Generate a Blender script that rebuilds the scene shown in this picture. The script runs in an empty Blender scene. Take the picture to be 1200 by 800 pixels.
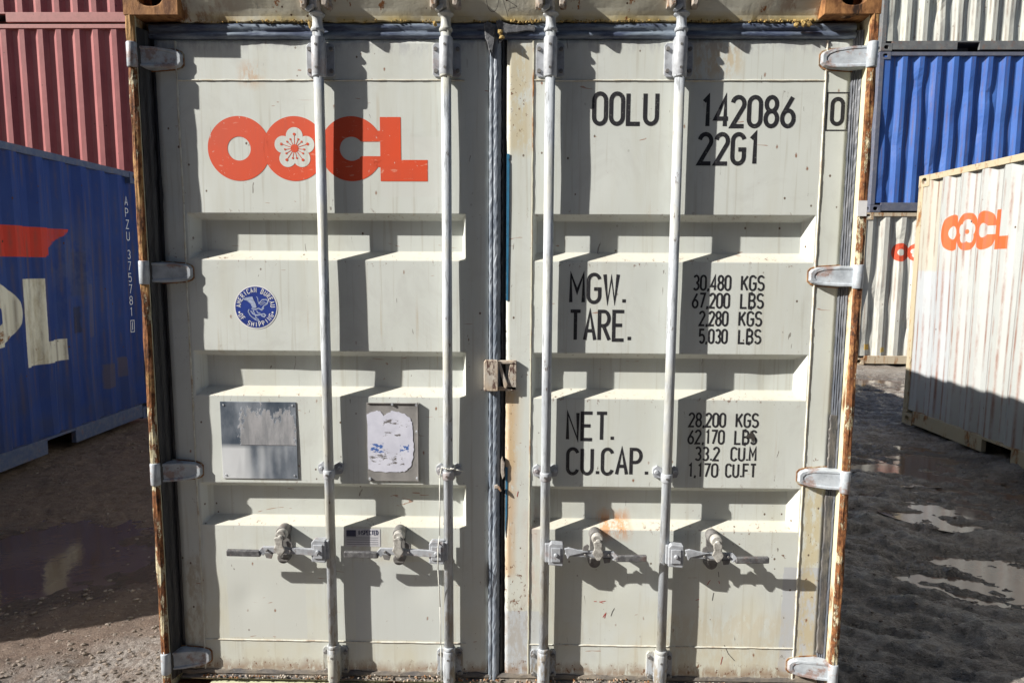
import bpy, bmesh, math, random
import numpy as np
from mathutils import Vector, Matrix
random.seed(7)
rad = math.radians
S = bpy.context.scene
C = S.collection

# ------------------------------------------------------------------ camera
cam_d = bpy.data.cameras.new("camera"); cam = bpy.data.objects.new("camera", cam_d); C.objects.link(cam)
YAW, PITCH, ROLL = .0186, .1118, .0057
fw = Vector((-math.sin(YAW)*math.cos(PITCH), math.cos(YAW)*math.cos(PITCH), -math.sin(PITCH)))
rt = fw.cross(Vector((0, 0, 1))).normalized(); up = rt.cross(fw)
r2 = rt*math.cos(ROLL)+up*math.sin(ROLL); u2 = -rt*math.sin(ROLL)+up*math.cos(ROLL)
mw = Matrix(((r2.x, u2.x, -fw.x, .0915), (r2.y, u2.y, -fw.y, -2.2963), (r2.z, u2.z, -fw.z, 1.6658), (0, 0, 0, 1)))
cam.matrix_world = mw
cam_d.sensor_width = 36; cam_d.lens = 776.93*36/1200
cam_d.clip_start = .02; cam_d.clip_end = 2000
S.camera = cam

# ------------------------------------------------------------------ light
SUN = Vector((1, .362, -.668)).normalized()
w = bpy.data.worlds.new("World"); S.world = w; w.use_nodes = True
nt = w.node_tree; bg = nt.nodes["Background"]
sky = nt.nodes.new("ShaderNodeTexSky"); sky.sky_type = 'NISHITA'; sky.sun_disc = False
sky.sun_elevation = math.asin(-SUN.z); sky.sun_rotation = math.atan2(-SUN.x, -SUN.y)
sky.dust_density = 1.2; sky.ozone_density = 1.0
nt.links.new(sky.outputs[0], bg.inputs[0]); bg.inputs[1].default_value = .056
sd = bpy.data.lights.new("sun", 'SUN'); sd.energy = 5.0; sd.angle = rad(.53); sd.color = (1, .955, .88)
so = bpy.data.objects.new("sun", sd); C.objects.link(so); so.rotation_euler = SUN.to_track_quat('-Z', 'Y').to_euler()
so.location = (-6, -4, 9)
S.view_settings.view_transform = 'Standard'; S.view_settings.look = 'None'
S.view_settings.exposure = .94; S.view_settings.gamma = 1; S.view_settings.use_curve_mapping = False

# ------------------------------------------------------------------ node helpers
class NT:
    def __init__(s, name):
        s.m = bpy.data.materials.new(name); s.m.use_nodes = True; s.t = s.m.node_tree; s.n = s.t.nodes
        s.b = s.n["Principled BSDF"]; s._oc = None
    def new(s, k): return s.n.new(k)
    def put(s, sock, v):
        if isinstance(v, (int, float)): sock.default_value = v
        elif isinstance(v, (tuple, list)):
            sock.default_value = tuple(v)+((1,) if len(v) == 3 and sock.type == 'RGBA' else ())
        else: s.t.links.new(v, sock)
    def oc(s):
        if s._oc is None:
            tc = s.new("ShaderNodeTexCoord"); s._oc = tc.outputs["Object"]
            sp = s.new("ShaderNodeSeparateXYZ"); s.t.links.new(s._oc, sp.inputs[0]); s.x, s.y, s.z = sp.outputs
        return s._oc
    def math(s, op, a, b=0., c=None, clamp=False):
        n = s.new("ShaderNodeMath"); n.operation = op; n.use_clamp = clamp
        s.put(n.inputs[0], a); s.put(n.inputs[1], b)
        if c is not None: s.put(n.inputs[2], c)
        return n.outputs[0]
    def add(s, a, b): return s.math('ADD', a, b)
    def sub(s, a, b): return s.math('SUBTRACT', a, b)
    def mul(s, a, b): return s.math('MULTIPLY', a, b)
    def mx(s, a, b): return s.math('MAXIMUM', a, b)
    def scale(s, v, sc, off=(0, 0, 0)):
        n = s.new("ShaderNodeMapping"); n.inputs['Scale'].default_value = sc; n.inputs['Location'].default_value = off
        s.t.links.new(v, n.inputs[0]); return n.outputs[0]
    def noise(s, sc=5, det=4, ro=.6, st=(1, 1, 1), off=(0, 0, 0), dist=0., col=False):
        v = s.scale(s.oc(), st, off); n = s.new("ShaderNodeTexNoise"); s.t.links.new(v, n.inputs['Vector'])
        n.inputs['Scale'].default_value = sc; n.inputs['Detail'].default_value = det; n.inputs['Roughness'].default_value = ro
        n.inputs['Distortion'].default_value = dist
        return n.outputs[1 if col else 0]
    def vor(s, sc, st=(1, 1, 1), off=(0, 0, 0), rnd=1.):
        v = s.scale(s.oc(), st, off); n = s.new("ShaderNodeTexVoronoi"); s.t.links.new(v, n.inputs['Vector'])
        n.inputs['Scale'].default_value = sc; n.inputs['Randomness'].default_value = rnd
        return n.outputs[0], n.outputs[1]
    def ramp(s, v, a, b, lo=0., hi=1.):
        n = s.new("ShaderNodeMapRange"); n.clamp = True; s.put(n.inputs[0], v)
        n.inputs[1].default_value = a; n.inputs[2].default_value = b; n.inputs[3].default_value = lo; n.inputs[4].default_value = hi
        return n.outputs[0]
    def mix(s, f, a, b, mode='MIX'):
        n = s.new("ShaderNodeMix"); n.data_type = 'RGBA'; n.blend_type = mode
        s.put(n.inputs[0], f); s.put(n.inputs[6], a); s.put(n.inputs[7], b); return n.outputs[2]
    def bump(s, h, dist=.002, st=.5):
        n = s.new("ShaderNodeBump"); n.inputs['Strength'].default_value = st; n.inputs['Distance'].default_value = dist
        s.put(n.inputs['Height'], h); s.t.links.new(n.outputs[0], s.b.inputs['Normal'])
    def box(s, u, v, u0, u1, v0, v1, soft=.0015):
        def e(t, a, b): return s.ramp(t, a-soft, a+soft, 0, 1) if b else s.ramp(t, a-soft, a+soft, 1, 0)
        m = s.mul(e(u, u0, 1), e(u, u1, 0)); m = s.mul(m, e(v, v0, 1)); return s.mul(m, e(v, v1, 0))
    def disc(s, u, v, cu, cv, r, k=1.):
        du = s.mul(s.sub(u, cu), k); dv = s.sub(v, cv)
        d = s.math('SQRT', s.add(s.mul(du, du), s.mul(dv, dv))); return s.ramp(d, r-.003, r+.003, 1, 0)
    def fin(s, col, rough=.5, metal=0., spec=None):
        s.put(s.b.inputs['Base Color'], col); s.put(s.b.inputs['Roughness'], rough); s.put(s.b.inputs['Metallic'], metal)
        if spec is not None: s.b.inputs['Specular IOR Level'].default_value = spec
        return s.m

RUST = (.20, .075, .028); RUSTD = (.07, .03, .018)

def cream_paint(name='cream_paint', decal=None, dirt=1.):
    """weathered cream container paint: streaks, scuffs, rust specks, touched-up rectangles"""
    s = NT(name); s.oc()
    base = s.mix(s.ramp(s.noise(2.3, 4, .6), .35, .7), (.590, .618, .590), (.545, .572, .535))
    st = s.noise(9, 5, .65, (1, 1, .12)); base = s.mix(s.ramp(st, .5, .78, 0, .45*dirt), base, (.47, .455, .36))
    st2 = s.noise(60, 3, .6, (1, 1, .03)); base = s.mix(s.ramp(st2, .58, .66, 0, .42*dirt), base, (.42, .41, .35))
    sm = s.noise(4.5, 6, .72, (1, 1, 1), (8, 1, 2), .8); base = s.mix(s.ramp(sm, .52, .68, 0, .38*dirt), base, (.45, .455, .43))
    dr = s.noise(26, 4, .6, (1, 1, .05), (1, 9, 4)); base = s.mix(s.mul(s.ramp(dr, .64, .70, 0, .55*dirt), s.ramp(s.noise(3, 2, .5, off=(9, 9, 1)), .45, .6)), base, (.40, .31, .19))
    # yellowish grime low down on the doors and on the ledges
    low = s.mul(s.ramp(s.z, .25, .95, 1, 0), s.ramp(s.noise(3.1, 4, .7, (1, 1, .7), (3, 0, 1)), .38, .62))
    base = s.mix(s.mul(low, .42*dirt), base, (.55, .50, .34))
    g = s.new("ShaderNodeNewGeometry"); sp = s.new("ShaderNodeSeparateXYZ"); s.t.links.new(g.outputs['True Normal'], sp.inputs[0])
    base = s.mix(s.ramp(sp.outputs[2], .35, .6, 0, .5), base, (.50, .455, .35))
    if decal: base = decal(s, base)
    # scuffs, hairline scratches, specks
    d, c = s.vor(34, (1, 1, .8)); gate = s.ramp(s.noise(2.7, 2, .5, off=(5, 1, 0)), .50, .60)
    sz = s.new("ShaderNodeSeparateColor"); s.t.links.new(c, sz.inputs[0])
    sel = s.math('GREATER_THAN', sz.outputs[0], .80)
    rr = s.mul(s.ramp(d, .10, .14, 1, 0), s.mul(sel, gate)); base = s.mix(rr, base, (.12, .085, .06))
    d, c = s.vor(17, (1, 1, .55), (2, 0, 3)); sz = s.new("ShaderNodeSeparateColor"); s.t.links.new(c, sz.inputs[0])
    rr = s.mul(s.ramp(s.add(d, s.mul(s.noise(90, 2, .6), .12)), .08, .14, 1, 0), s.math('GREATER_THAN', sz.outputs[1], .95)); base = s.mix(rr, base, (.22, .10, .05))
    sc = s.noise(55, 3, .55, (1, 1, .22), (1, 2, 7), 1.2); base = s.mix(s.mul(s.ramp(sc, .715, .735), .8), base, (.16, .14, .12))
    sc = s.noise(30, 2, .5, (.25, 1, 1.3), (7, 2, 7), 1.5); base = s.mix(s.mul(s.ramp(sc, .745, .76), .7), base, (.30, .13, .07))
    s.bump(s.add(s.noise(3.5, 2, .5, (1, 1, .8)), s.mul(s.noise(160, 2, .5), .012)), .006, .22)
    s.b.inputs['Coat Weight'].default_value = .12; s.b.inputs['Coat Roughness'].default_value = .3
    return s.fin(base, s.ramp(s.noise(7, 4), .3, .7, .42, .6), 0, .35)

def touchups(boxes):
    def f(s, base):
        wob = s.mul(s.sub(s.noise(28, 3, .6, off=(4, 4, 4)), .5), .014)
        u = s.add(s.x, wob); v = s.add(s.z, wob)
        for (a, b, c, d, col, k) in boxes: base = s.mix(s.mul(s.box(u, v, a, b, c, d, .002), k), base, col)
        wb2 = s.mul(s.sub(s.noise(9, 5, .7, (1, 1, .5), (2, 5, 1)), .5), .10); rn = s.noise(30, 7, .75, (1, 1, .35), (1, 8, 3)); rb = s.noise(55, 6, .75, (1, 1, .7), (4, 1, 1))
        for (a, b, c, d, col, k, th) in STAINS:
            base = s.mix(s.mul(s.mul(s.box(s.add(s.x, s.mul(wb2, .3)), s.add(s.z, wb2), a, b, c, d, .02), s.ramp(rn, th, th+.09)), k), base, col)
        for (a, b, c, d, th) in FLAKES:
            base = s.mix(s.mul(s.box(s.x, s.add(s.z, wb2), a, b, c, d, .012), s.ramp(rb, th, th+.025)), base, (.15, .065, .03))
        return base
    return f

def metal_paint(name, base, dark, rough=.45, amt=.5, sc=40, rust=.0, st=(1, 1, .35)):
    s = NT(name); n = s.noise(sc, 5, .65, st)
    col = s.mix(s.ramp(n, .42, .68, 0, amt), base, dark)
    col = s.mix(s.ramp(s.noise(11, 5, .7, off=(3, 3, 3)), .60-rust*.25, .66-rust*.2, 0, min(1, rust*2)), col, RUST)
    col = s.mix(s.ramp(s.noise(sc*2.5, 3, .6, off=(1, 5, 0)), .68, .72, 0, .6), col, RUSTD)
    s.bump(s.noise(sc*1.5, 4, .6), .0012, .5)
    return s.fin(col, rough, .0)

def rust_paint(name, paint, cover=.5, sc=9, st=(1, 1, .25)):
    s = NT(name); n = s.noise(sc, 7, .72, st)
    r = s.mix(s.ramp(s.noise(35, 6, .7, (1, 1, .4)), .35, .65), (.11, .045, .02), (.38, .19, .075))
    r = s.mix(s.ramp(s.noise(18, 4, .6, (1, 1, .3), (5, 2, 1)), .58, .66), r, (.035, .02, .014))
    col = s.mix(s.ramp(n, 1-cover-.05, 1-cover+.05), paint, r)
    s.bump(s.add(s.noise(50, 6, .7, (1, 1, .5)), n), .004, .6)
    return s.fin(col, .78, 0, .25)

def rubber(name, base, light, amt=.6, sc=30, st=(1, 1, .3), rough=.5):
    s = NT(name); n = s.noise(sc, 6, .72, st)
    col = s.mix(s.ramp(n, .40, .66, 0, amt), base, light)
    col = s.mix(s.ramp(s.noise(sc*2, 4, .7, st, (3, 1, 4)), .64, .69, 0, .9), col, (.012, .013, .016))
    s.bump(n, .005, .6); return s.fin(col, rough)

def plain(name, col, rough=.5, metal=0., var=.25, sc=25, bump=.0):
    s = NT(name); n = s.noise(sc, 4, .6)
    c2 = tuple(c*(1-var) for c in col)
    if bump: s.bump(n, bump, .6)
    return s.fin(s.mix(s.ramp(n, .4, .65), col, c2), rough, metal)

def wall_paint(name, base, alt, along='x', rust=.3, crease=.5, period=.278, phase=0., streak=.35, streakc=(.2, .17, .14), rustc=RUST, decal=None, rough=.5, grime=None, patch=None, spec=.35):
    """paint on a corrugated side; rust runs along the creases"""
    s = NT(name); s.oc(); a = s.x if along == 'x' else s.y
    col = s.mix(s.ramp(s.noise(1.6, 5, .65, (1, 1, .6)), .38, .62), base, alt)
    col = s.mix(s.ramp(s.noise(9, 5, .7, (1, 1, .1)), .52, .75, 0, streak), col, streakc)
    if patch:
        wob = s.mul(s.sub(s.noise(6, 3, .6, off=(4, 4, 4)), .5), .05)
        for (u0, u1, v0, v1, pc, k) in patch: col = s.mix(s.mul(s.box(s.add(a, wob), s.add(s.z, wob), u0, u1, v0, v1, .01), k), col, pc)
    if decal: col = decal(s, col, a)
    m = s.math('FRACT', s.math('DIVIDE', s.add(a, 40*period-phase), period))
    cr = None
    for c in CREASES:
        e = s.ramp(s.math('ABSOLUTE', s.sub(m, c)), .0, .065, 1, 0); cr = e if cr is None else s.mx(cr, e)
    n = s.noise(5, 6, .7, (1, 1, .35), (2, 2, 2))
    k = s.mul(s.ramp(n, .5-.1*crease, .6, 0, 1), cr); col = s.mix(s.mul(k, crease), col, rustc)
    n2 = s.noise(7, 7, .72, (1, 1, .5), (9, 0, 3)); col = s.mix(s.ramp(n2, .72-.2*rust, .76-.2*rust), col, rustc)
    d, c = s.vor(11, (1, 1, .7)); sz = s.new("ShaderNodeSeparateColor"); s.t.links.new(c, sz.inputs[0])
    rr = s.mul(s.ramp(d, .06, .10, 1, 0), s.math('GREATER_THAN', sz.outputs[0], .80)); col = s.mix(rr, col, RUSTD)
    if grime: col = s.mix(s.mul(s.ramp(s.z, .15, 1.0, 1, 0), s.ramp(s.noise(4, 4, .6), .4, .65, 0, .8)), col, grime)
    s.bump(s.add(s.noise(3, 3, .5), s.mul(s.noise(70, 3, .6), .03)), .02, .3)
    return s.fin(col, rough, 0, spec)

# corrugation profile, fractions of one period: outer flat, slope, inner flat, slope
PERIOD = .278; PD = .036
PRO = [(0, 0), (.27, 0), (.50, 1), (.76, 1), (1.0, 0)]
CREASES = (.0, .27, .50, .76, 1.0)

# ------------------------------------------------------------------ object helpers
def tag(o, label=None, cat=None, group=None, kind=None):
    if label: o['label'] = label
    if cat: o['category'] = cat
    if group: o['group'] = group
    if kind: o['kind'] = kind
    return o
def empty(name, label, cat, loc=(0, 0, 0), rz=0, group=None):
    o = bpy.data.objects.new(name, None); C.objects.link(o); o.location = loc; o.rotation_euler = (0, 0, rz)
    o.empty_display_size = .2
    return tag(o, label, cat, group)
def obj(name, bm, mat, parent=None, bev=0., seg=2, smooth=False, fixn=True, ang=35):
    if fixn: bmesh.ops.recalc_face_normals(bm, faces=bm.faces[:])
    me = bpy.data.meshes.new(name); bm.to_mesh(me); bm.free()
    for m in (mat if isinstance(mat, (list, tuple)) else [mat]): me.materials.append(m)
    o = bpy.data.objects.new(name, me); C.objects.link(o)
    if parent: o.parent = parent
    if smooth:
        for p in me.polygons: p.use_smooth = True
    if bev:
        b = o.modifiers.new("bevel", 'BEVEL'); b.width = bev; b.segments = seg; b.limit_method = 'ANGLE'; b.angle_limit = rad(30)
        b.harden_normals = False
        if smooth:
            pass
    return o
def nb(): return bmesh.new()
def box(bm, x0, x1, y0, y1, z0, z1, mi=0):
    vs = [bm.verts.new(p) for p in ((x0, y0, z0), (x1, y0, z0), (x1, y1, z0), (x0, y1, z0), (x0, y0, z1), (x1, y0, z1), (x1, y1, z1), (x0, y1, z1))]
    for f in ((0, 3, 2, 1), (4, 5, 6, 7), (0, 1, 5, 4), (1, 2, 6, 5), (2, 3, 7, 6), (3, 0, 4, 7)):
        bm.faces.new([vs[i] for i in f]).material_index = mi
def tube(bm, p0, p1, r0, r1=None, n=20, caps=True, mi=0):
    p0, p1 = Vector(p0), Vector(p1); r1 = r0 if r1 is None else r1
    d = (p1-p0).normalized(); a = d.orthogonal().normalized(); b = d.cross(a); R = []
    for p, r in ((p0, r0), (p1, r1)):
        R.append([bm.verts.new(p+(a*math.cos(t)+b*math.sin(t))*r) for t in [2*math.pi*i/n for i in range(n)]])
    for i in range(n):
        f = bm.faces.new((R[0][i], R[0][(i+1) % n], R[1][(i+1) % n], R[1][i])); f.smooth = True; f.material_index = mi
    if caps: bm.faces.new(R[0][::-1]).material_index = mi; bm.faces.new(R[1]).material_index = mi
def lathe(bm, x, y, prof, n=24):
    """profile [(r,z)] about a vertical axis"""
    R = [[bm.verts.new((x+r*math.cos(2*math.pi*i/n), y+r*math.sin(2*math.pi*i/n), z)) for i in range(n)] for r, z in prof]
    for a, b in zip(R, R[1:]):
        for i in range(n): bm.faces.new((a[i], a[(i+1) % n], b[(i+1) % n], b[i])).smooth = True
    bm.faces.new(R[0][::-1]); bm.faces.new(R[-1])
def path(bm, pts, r, n=8):
    for a, b in zip(pts, pts[1:]): tube(bm, a, b, r, n=n)
def prism(bm, out, y0, y1, mi=0):
    """outline in (x,z), extruded y0..y1"""
    a = [bm.verts.new((x, y0, z)) for x, z in out]; b = [bm.verts.new((x, y1, z)) for x, z in out]; n = len(out)
    bm.faces.new(a).material_index = mi; bm.faces.new(b[::-1]).material_index = mi
    for i in range(n): bm.faces.new((a[i], b[i], b[(i+1) % n], a[(i+1) % n])).material_index = mi
def offs(pts, wd, closed=False):
    n = len(pts); L, Rr = [], []
    for i in range(n):
        p = Vector(pts[i]); a = Vector(pts[i-1]) if (i or closed) else None; b = Vector(pts[(i+1) % n]) if (i < n-1 or closed) else None
        d1 = (p-a).normalized() if a is not None else None; d2 = (b-p).normalized() if b is not None else None
        if d1 is None: t = d2; k = 1
        elif d2 is None: t = d1; k = 1
        else:
            t = (d1+d2)
            t = t.normalized() if t.length > 1e-6 else d2
            k = 1/max(.45, t.dot(d2))
        nn = Vector((-t.y, t.x))*(wd/2*k); L.append(p+nn); Rr.append(p-nn)
    return L, Rr
def ribbon(bm, pts, wd, yf, closed=False, mi=0):
    """flat painted stroke on a surface y=yf(x,z)"""
    L, R = offs(pts, wd, closed)
    va = [bm.verts.new((p.x, yf(p.x, p.y), p.y)) for p in L]; vb = [bm.verts.new((p.x, yf(p.x, p.y), p.y)) for p in R]; n = len(pts)
    for i in range(n if closed else n-1):
        j = (i+1) % n; bm.faces.new((va[i], va[j], vb[j], vb[i])).material_index = mi
def ribbon_solid(bm, pts, wd, y0, y1):
    """bar bent in the XZ plane; y0,y1 may be lists per point"""
    L, R = offs(pts, wd); n = len(pts)
    f = lambda y, i: y[i] if isinstance(y, (list, tuple)) else y
    V = [[bm.verts.new((L[i].x, f(y0, i), L[i].y)), bm.verts.new((R[i].x, f(y0, i), R[i].y)), bm.verts.new((R[i].x, f(y1, i), R[i].y)), bm.verts.new((L[i].x, f(y1, i), L[i].y))] for i in range(n)]
    for i in range(n-1):
        for k in range(4): bm.faces.new((V[i][k], V[i][(k+1) % 4], V[i+1][(k+1) % 4], V[i+1][k]))
    bm.faces.new(V[0][::-1]); bm.faces.new(V[-1])
def arc(cx, cy, rx, ry, a0, a1, n=10): return [(cx+rx*math.cos(rad(a0+(a1-a0)*i/n)), cy+ry*math.sin(rad(a0+(a1-a0)*i/n))) for i in range(n+1)]

# ------------------------------------------------------------------ stroke lettering (cell .50 wide, 1 high)
W = .46; h = W/2
def _o(): return [arc(h, 1-h, h, h, 0, 180)+arc(h, h, h, h, 180, 360)+[(W, 1-h)]]
G = {
 'O': _o(), '0': _o(),
 'L': [[(0, 1), (0, 0), (W, 0)]], 'U': [[(0, 1)]+arc(h, h, h, h, 180, 360)+[(W, 1)]],
 '1': [[(.08, .84), (h, 1), (h, 0)]],
 '4': [[(W*.8, 0), (W*.8, 1), (0, .26), (W*1.06, .26)]],
 '2': [arc(h, 1-h, h, h, 170, -25)+[(0, 0), (W, 0)]],
 '8': [arc(h, .76, h*.9, .24, -90, 270, 18), arc(h, .26, h, .26, 90, 450, 18)],
 '6': [[(W*.85, 1), (W*.08, .42)], arc(h, .27, h, .27, 0, 360, 20)],
 '3': [arc(h, .75, h*.93, .25, 150, -90), arc(h, .25, h, .25, 90, -150)],
 '5': [[(W*.95, 1), (.03, 1), (.02, .55)]+arc(h, .31, h, .31, 125, -150, 12)],
 '7': [[(0, 1), (W, 1), (W*.3, 0)]],
 '9': [[(W*.15, 0), (W*.92, .58)], arc(h, .73, h, .27, 0, 360, 20)],
 'G': [arc(h, 1-h, h, h, 15, 180)+arc(h, h, h, h, 180, 360)+[(W, .48), (h, .48)]],
 'C': [arc(h, 1-h, h, h, 15, 180)+arc(h, h, h, h, 180, 345)],
 'M': [[(0, 0), (0, 1), (h*1.1, .38), (W*1.1, 1), (W*1.1, 0)]],
 'W': [[(0, 1), (W*.27, 0), (W*.58, .9), (W*.89, 0), (W*1.16, 1)]],
 'T': [[(0, 1), (W, 1)], [(h, 1), (h, 0)]],
 'A': [[(0, 0), (h, 1), (W, 0)], [(W*.16, .32), (W*.84, .32)]],
 'R': [[(0, 0), (0, 1)]+arc(h*.9, .75, h, .25, 90, -90)+[(0, .5)], [(h*.8, .5), (W, 0)]],
 'P': [[(0, 0), (0, 1)]+arc(h*.9, .74, h*1.05, .26, 90, -90)+[(0, .48)]],
 'E': [[(W, 1), (0, 1), (0, 0), (W, 0)], [(0, .52), (W*.82, .52)]],
 'F': [[(W, 1), (0, 1), (0, 0)], [(0, .52), (W*.82, .52)]],
 'N': [[(0, 0), (0, 1), (W, 0), (W, 1)]],
 'K': [[(0, 0), (0, 1)], [(W, 1), (0, .38)], [(W*.35, .58), (W, 0)]],
 'S': [arc(h, .75, h, .25, 25, 250)+arc(h, .26, h, .26, 70, -155)],
 'B': [[(0, .52), (0, 1), (h, 1)]+arc(h, .76, h*.85, .24, 90, -90)+[(0, .52), (0, 0), (h, 0)]+arc(h, .26, h, .26, -90, 90)+[(0, .52)]],
 'Z': [[(0, 1), (W, 1), (0, 0), (W, 0)]], 'I': [[(h, 1), (h, 0)]], 'D': [[(0, 0), (0, 1), (h*.6, 1)]+arc(h*.6, .5, h*1.3, .5, 90, -90)+[(0, 0)]],
 'H': [[(0, 0), (0, 1)], [(W, 0), (W, 1)], [(0, .52), (W, .52)]],
 '.': [[(.06, 0), (.06, .12)]], ',': [[(.06, .1), (0, -.12)]], ' ': [],
}
def adv(ch): return {'.': .28, ',': .26, ' ': .42, '1': .55, 'M': W*1.1+.2, 'W': W*1.16+.2, 'I': .5}.get(ch, W+.2)
def text(bm, txt, x0, x1, z0, z1, yf, wd, mi=0):
    """words filling x0..x1, z0..z1 (outer edges)"""
    tot = sum(adv(c) for c in txt)-.2
    H = z1-z0-wd; sx = (x1-x0-wd)/tot; x = x0+wd/2; z0 += wd/2
    for ch in txt:
        for st in G[ch]: ribbon(bm, [(x+p[0]*sx, z0+p[1]*H) for p in st], wd, yf, mi=mi)
        x += adv(ch)*sx
def text_arc(bm, txt, cx, cz, r, a_mid, hgt, step, yf, wd, inward=False):
    """letters round a circle, angles in degrees"""
    n = len(txt)
    for i, ch in enumerate(txt):
        off = (i-(n-1)/2)*step; a = rad(a_mid+off if inward else a_mid-off)
        ux = Vector((-math.sin(a), math.cos(a)))*(1 if inward else -1); uy = Vector((math.cos(a), math.sin(a)))*(-1 if inward else 1)
        o = Vector((cx, cz))+Vector((math.cos(a), math.sin(a)))*r - uy*hgt/2
        for st in G[ch]:
            ribbon(bm, [tuple(o+ux*((p[0]-h)*hgt*1.0)+uy*(p[1]*hgt)) for p in st], wd, yf)

# ------------------------------------------------------------------ materials
STAINS = [(.028, .056, .55, 1.24, (.52, .31, .13), .85, .38), (.030, .075, .95, 1.25, (.55, .40, .22), .6, .40), (.03, .11, 2.05, 2.40, (.52, .44, .27), .7, .40), (-.02, .13, .12, .45, (.35, .30, .24), .5, .46),
          (.64, .80, 2.30, 2.42, (.50, .36, .17), .55, .44), (1.085, 1.165, .18, .95, (.50, .42, .24), .7, .42), (.60, 1.05, .17, .42, (.50, .43, .30), .4, .44), (.36, .47, .70, .78, (.55, .26, .10), .8, .44),
          (-1.15, 1.16, .165, .205, (.28, .19, .13), .8, .40), (-1.15, 1.16, 2.385, 2.415, (.30, .30, .33), .55, .46), (-.52, -.38, .60, .76, (.50, .48, .42), .6, .40), (-.87, -.80, 2.27, 2.33, (.50, .28, .12), .6, .42),
          (-1.16, -1.08, .16, .6, (.34, .27, .18), .6, .45), (.10, .15, .45, .80, (.52, .36, .30), .4, .44)]
FLAKES = [(.03, .11, 2.10, 2.32, .60), (.03, .065, .45, 1.24, .605), (.029, .11, .40, .60, .57), (-.115, -.036, .17, .75, .64), (-1.15, -1.10, 1.62, 1.72, .58), (.60, 1.06, .62, .80, .64), (1.10, 1.166, .30, 1.0, .62), (.12, .40, .50, .76, .655),
          (-.12, -.05, 1.2, 1.45, .63), (.10, .13, .16, 2.4, .625), (-1.12, 1.12, .163, .22, .58), (-1.05, -.12, 1.672, 1.692, .60), (.13, 1.05, 1.672, 1.692, .59), (-1.05, -.12, 1.195, 1.214, .60), (.13, 1.05, 1.195, 1.214, .59), (-1.05, -.12, .718, .737, .60), (.13, 1.05, .718, .737, .58), (-1.05, 1.05, 1.838, 1.850, .60), (-1.05, 1.05, 1.362, 1.374, .60), (-1.05, 1.05, .883, .895, .60), (-.034, .03, .2, 2.3, .60), (-1.10, -1.07, .3, 2.3, .63), (.35, 1.0, .25, .62, .665), (-1.0, -.2, .25, .6, .672)]
TU = [(-.99, -.70, .30, .60, (.54, .56, .53), .85), (-.52, -.20, .30, .60, (.54, .57, .56), .8), (.24, .53, .38, .66, (.56, .58, .53), .5),
      (1.03, 1.16, .20, .60, (.44, .46, .50), .75), (.028, .112, .17, .42, (.44, .47, .51), .8), (.12, .16, .17, .42, (.46, .49, .53), .6),
      (-.40, -.20, 1.9, 2.1, (.57, .58, .55), .5)]
M_cream = cream_paint('cream_paint', touchups(TU))
M_creamrust = rust_paint('cream_paint_rusting', (.50, .48, .34), .38, 7, (1, 1, .5))
def post_mat():
    s = NT('rust_eaten_post_paint'); s.oc()
    a = s.noise(26, 8, .78, (1, 1, .42)); b = s.noise(9, 6, .7, (1, 1, .5), (3, 1, 2)); c = s.noise(70, 5, .7, (1, 1, .7))
    rst = s.mix(s.ramp(c, .38, .62), (.085, .034, .017), (.25, .105, .042)); rst = s.mix(s.ramp(a, .56, .62), rst, (.045, .022, .014)); rst = s.mix(s.ramp(b, .54, .60, 0, .8), rst, (.40, .24, .10))
    pnt = s.mix(s.ramp(c, .4, .6), (.52, .47, .34), (.42, .36, .22)); k = s.ramp(s.add(s.mul(a, .6), s.mul(b, .4)), .445, .465)
    s.bump(s.add(s.mul(k, .6), s.add(a, s.mul(c, .5))), .005, .8); return s.fin(s.mix(k, pnt, rst), .8, 0, .2)
M_post = post_mat()
M_cast = rust_paint('rusty_casting_paint', (.40, .31, .22), .66, 12, (1, 1, 1))
def rod_mat():
    s = NT('flaking_grey_white_rod_paint'); s.oc()
    c = s.mix(s.ramp(s.noise(14, 6, .7, (1, 1, .25)), .38, .62), (.44, .47, .50), (.30, .325, .36))
    c = s.mix(s.ramp(s.noise(60, 6, .75, (1, 1, .12)), .53, .60, 0, .8), c, (.17, .18, .19))
    c = s.mix(s.mul(s.ramp(s.noise(3, 4, .6, off=(2, 2, 2)), .50, .62), .7), c, (.42, .41, .34))
    c = s.mix(s.ramp(s.noise(38, 6, .75, (1, 1, .35), (6, 2, 2)), .63, .66, 0, .9), c, (.10, .075, .06))
    c = s.mix(s.mul(s.ramp(s.z, .9, .2), s.ramp(s.noise(30, 6, .75, (1, 1, .3), (1, 2, 8)), .50, .56)), c, (.22, .19, .15))
    s.bump(s.noise(60, 5, .7, (1, 1, .3)), .0018, .7); return s.fin(c, .48, 0, .4)
M_rod = rod_mat()
M_gal = metal_paint('galvanised_steel', (.37, .39, .42), (.20, .21, .23), .45, .8, 35, .15, (1, 1, 1))
M_hinge = metal_paint('grey_white_hinge_paint', (.40, .435, .47), (.235, .26, .29), .42, .85, 22, .30, (1, 1, 1))
M_rusty = rust_paint('rusty_steel', (.36, .32, .28), .42, 45, (1, 1, 1))
M_bolt = metal_paint('dull_bolt_steel', (.17, .165, .16), (.08, .075, .075), .5, .7, 60, .12, (1, 1, 1))
M_gask = rubber('black_gasket_and_shade', (.018, .018, .02), (.035, .037, .045), .5)
M_gaskg = rubber('worn_grey_rubber_gasket', (.11, .135, .175), (.34, .375, .42), .85, 42, (1, 1, .22), .45)
M_gaskr = rubber('weathered_grey_rubber_gasket', (.065, .075, .095), (.17, .17, .18), .6, 18, (1, 1, .15), .5)
M_gaskt = rubber('blue_grey_top_gasket', (.055, .07, .12), (.28, .34, .40), .85, 14, (.35, 1, 2.0), .35)
M_black = plain('black_lettering', (.022, .022, .026), .5, 0, .3, 60)
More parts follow.
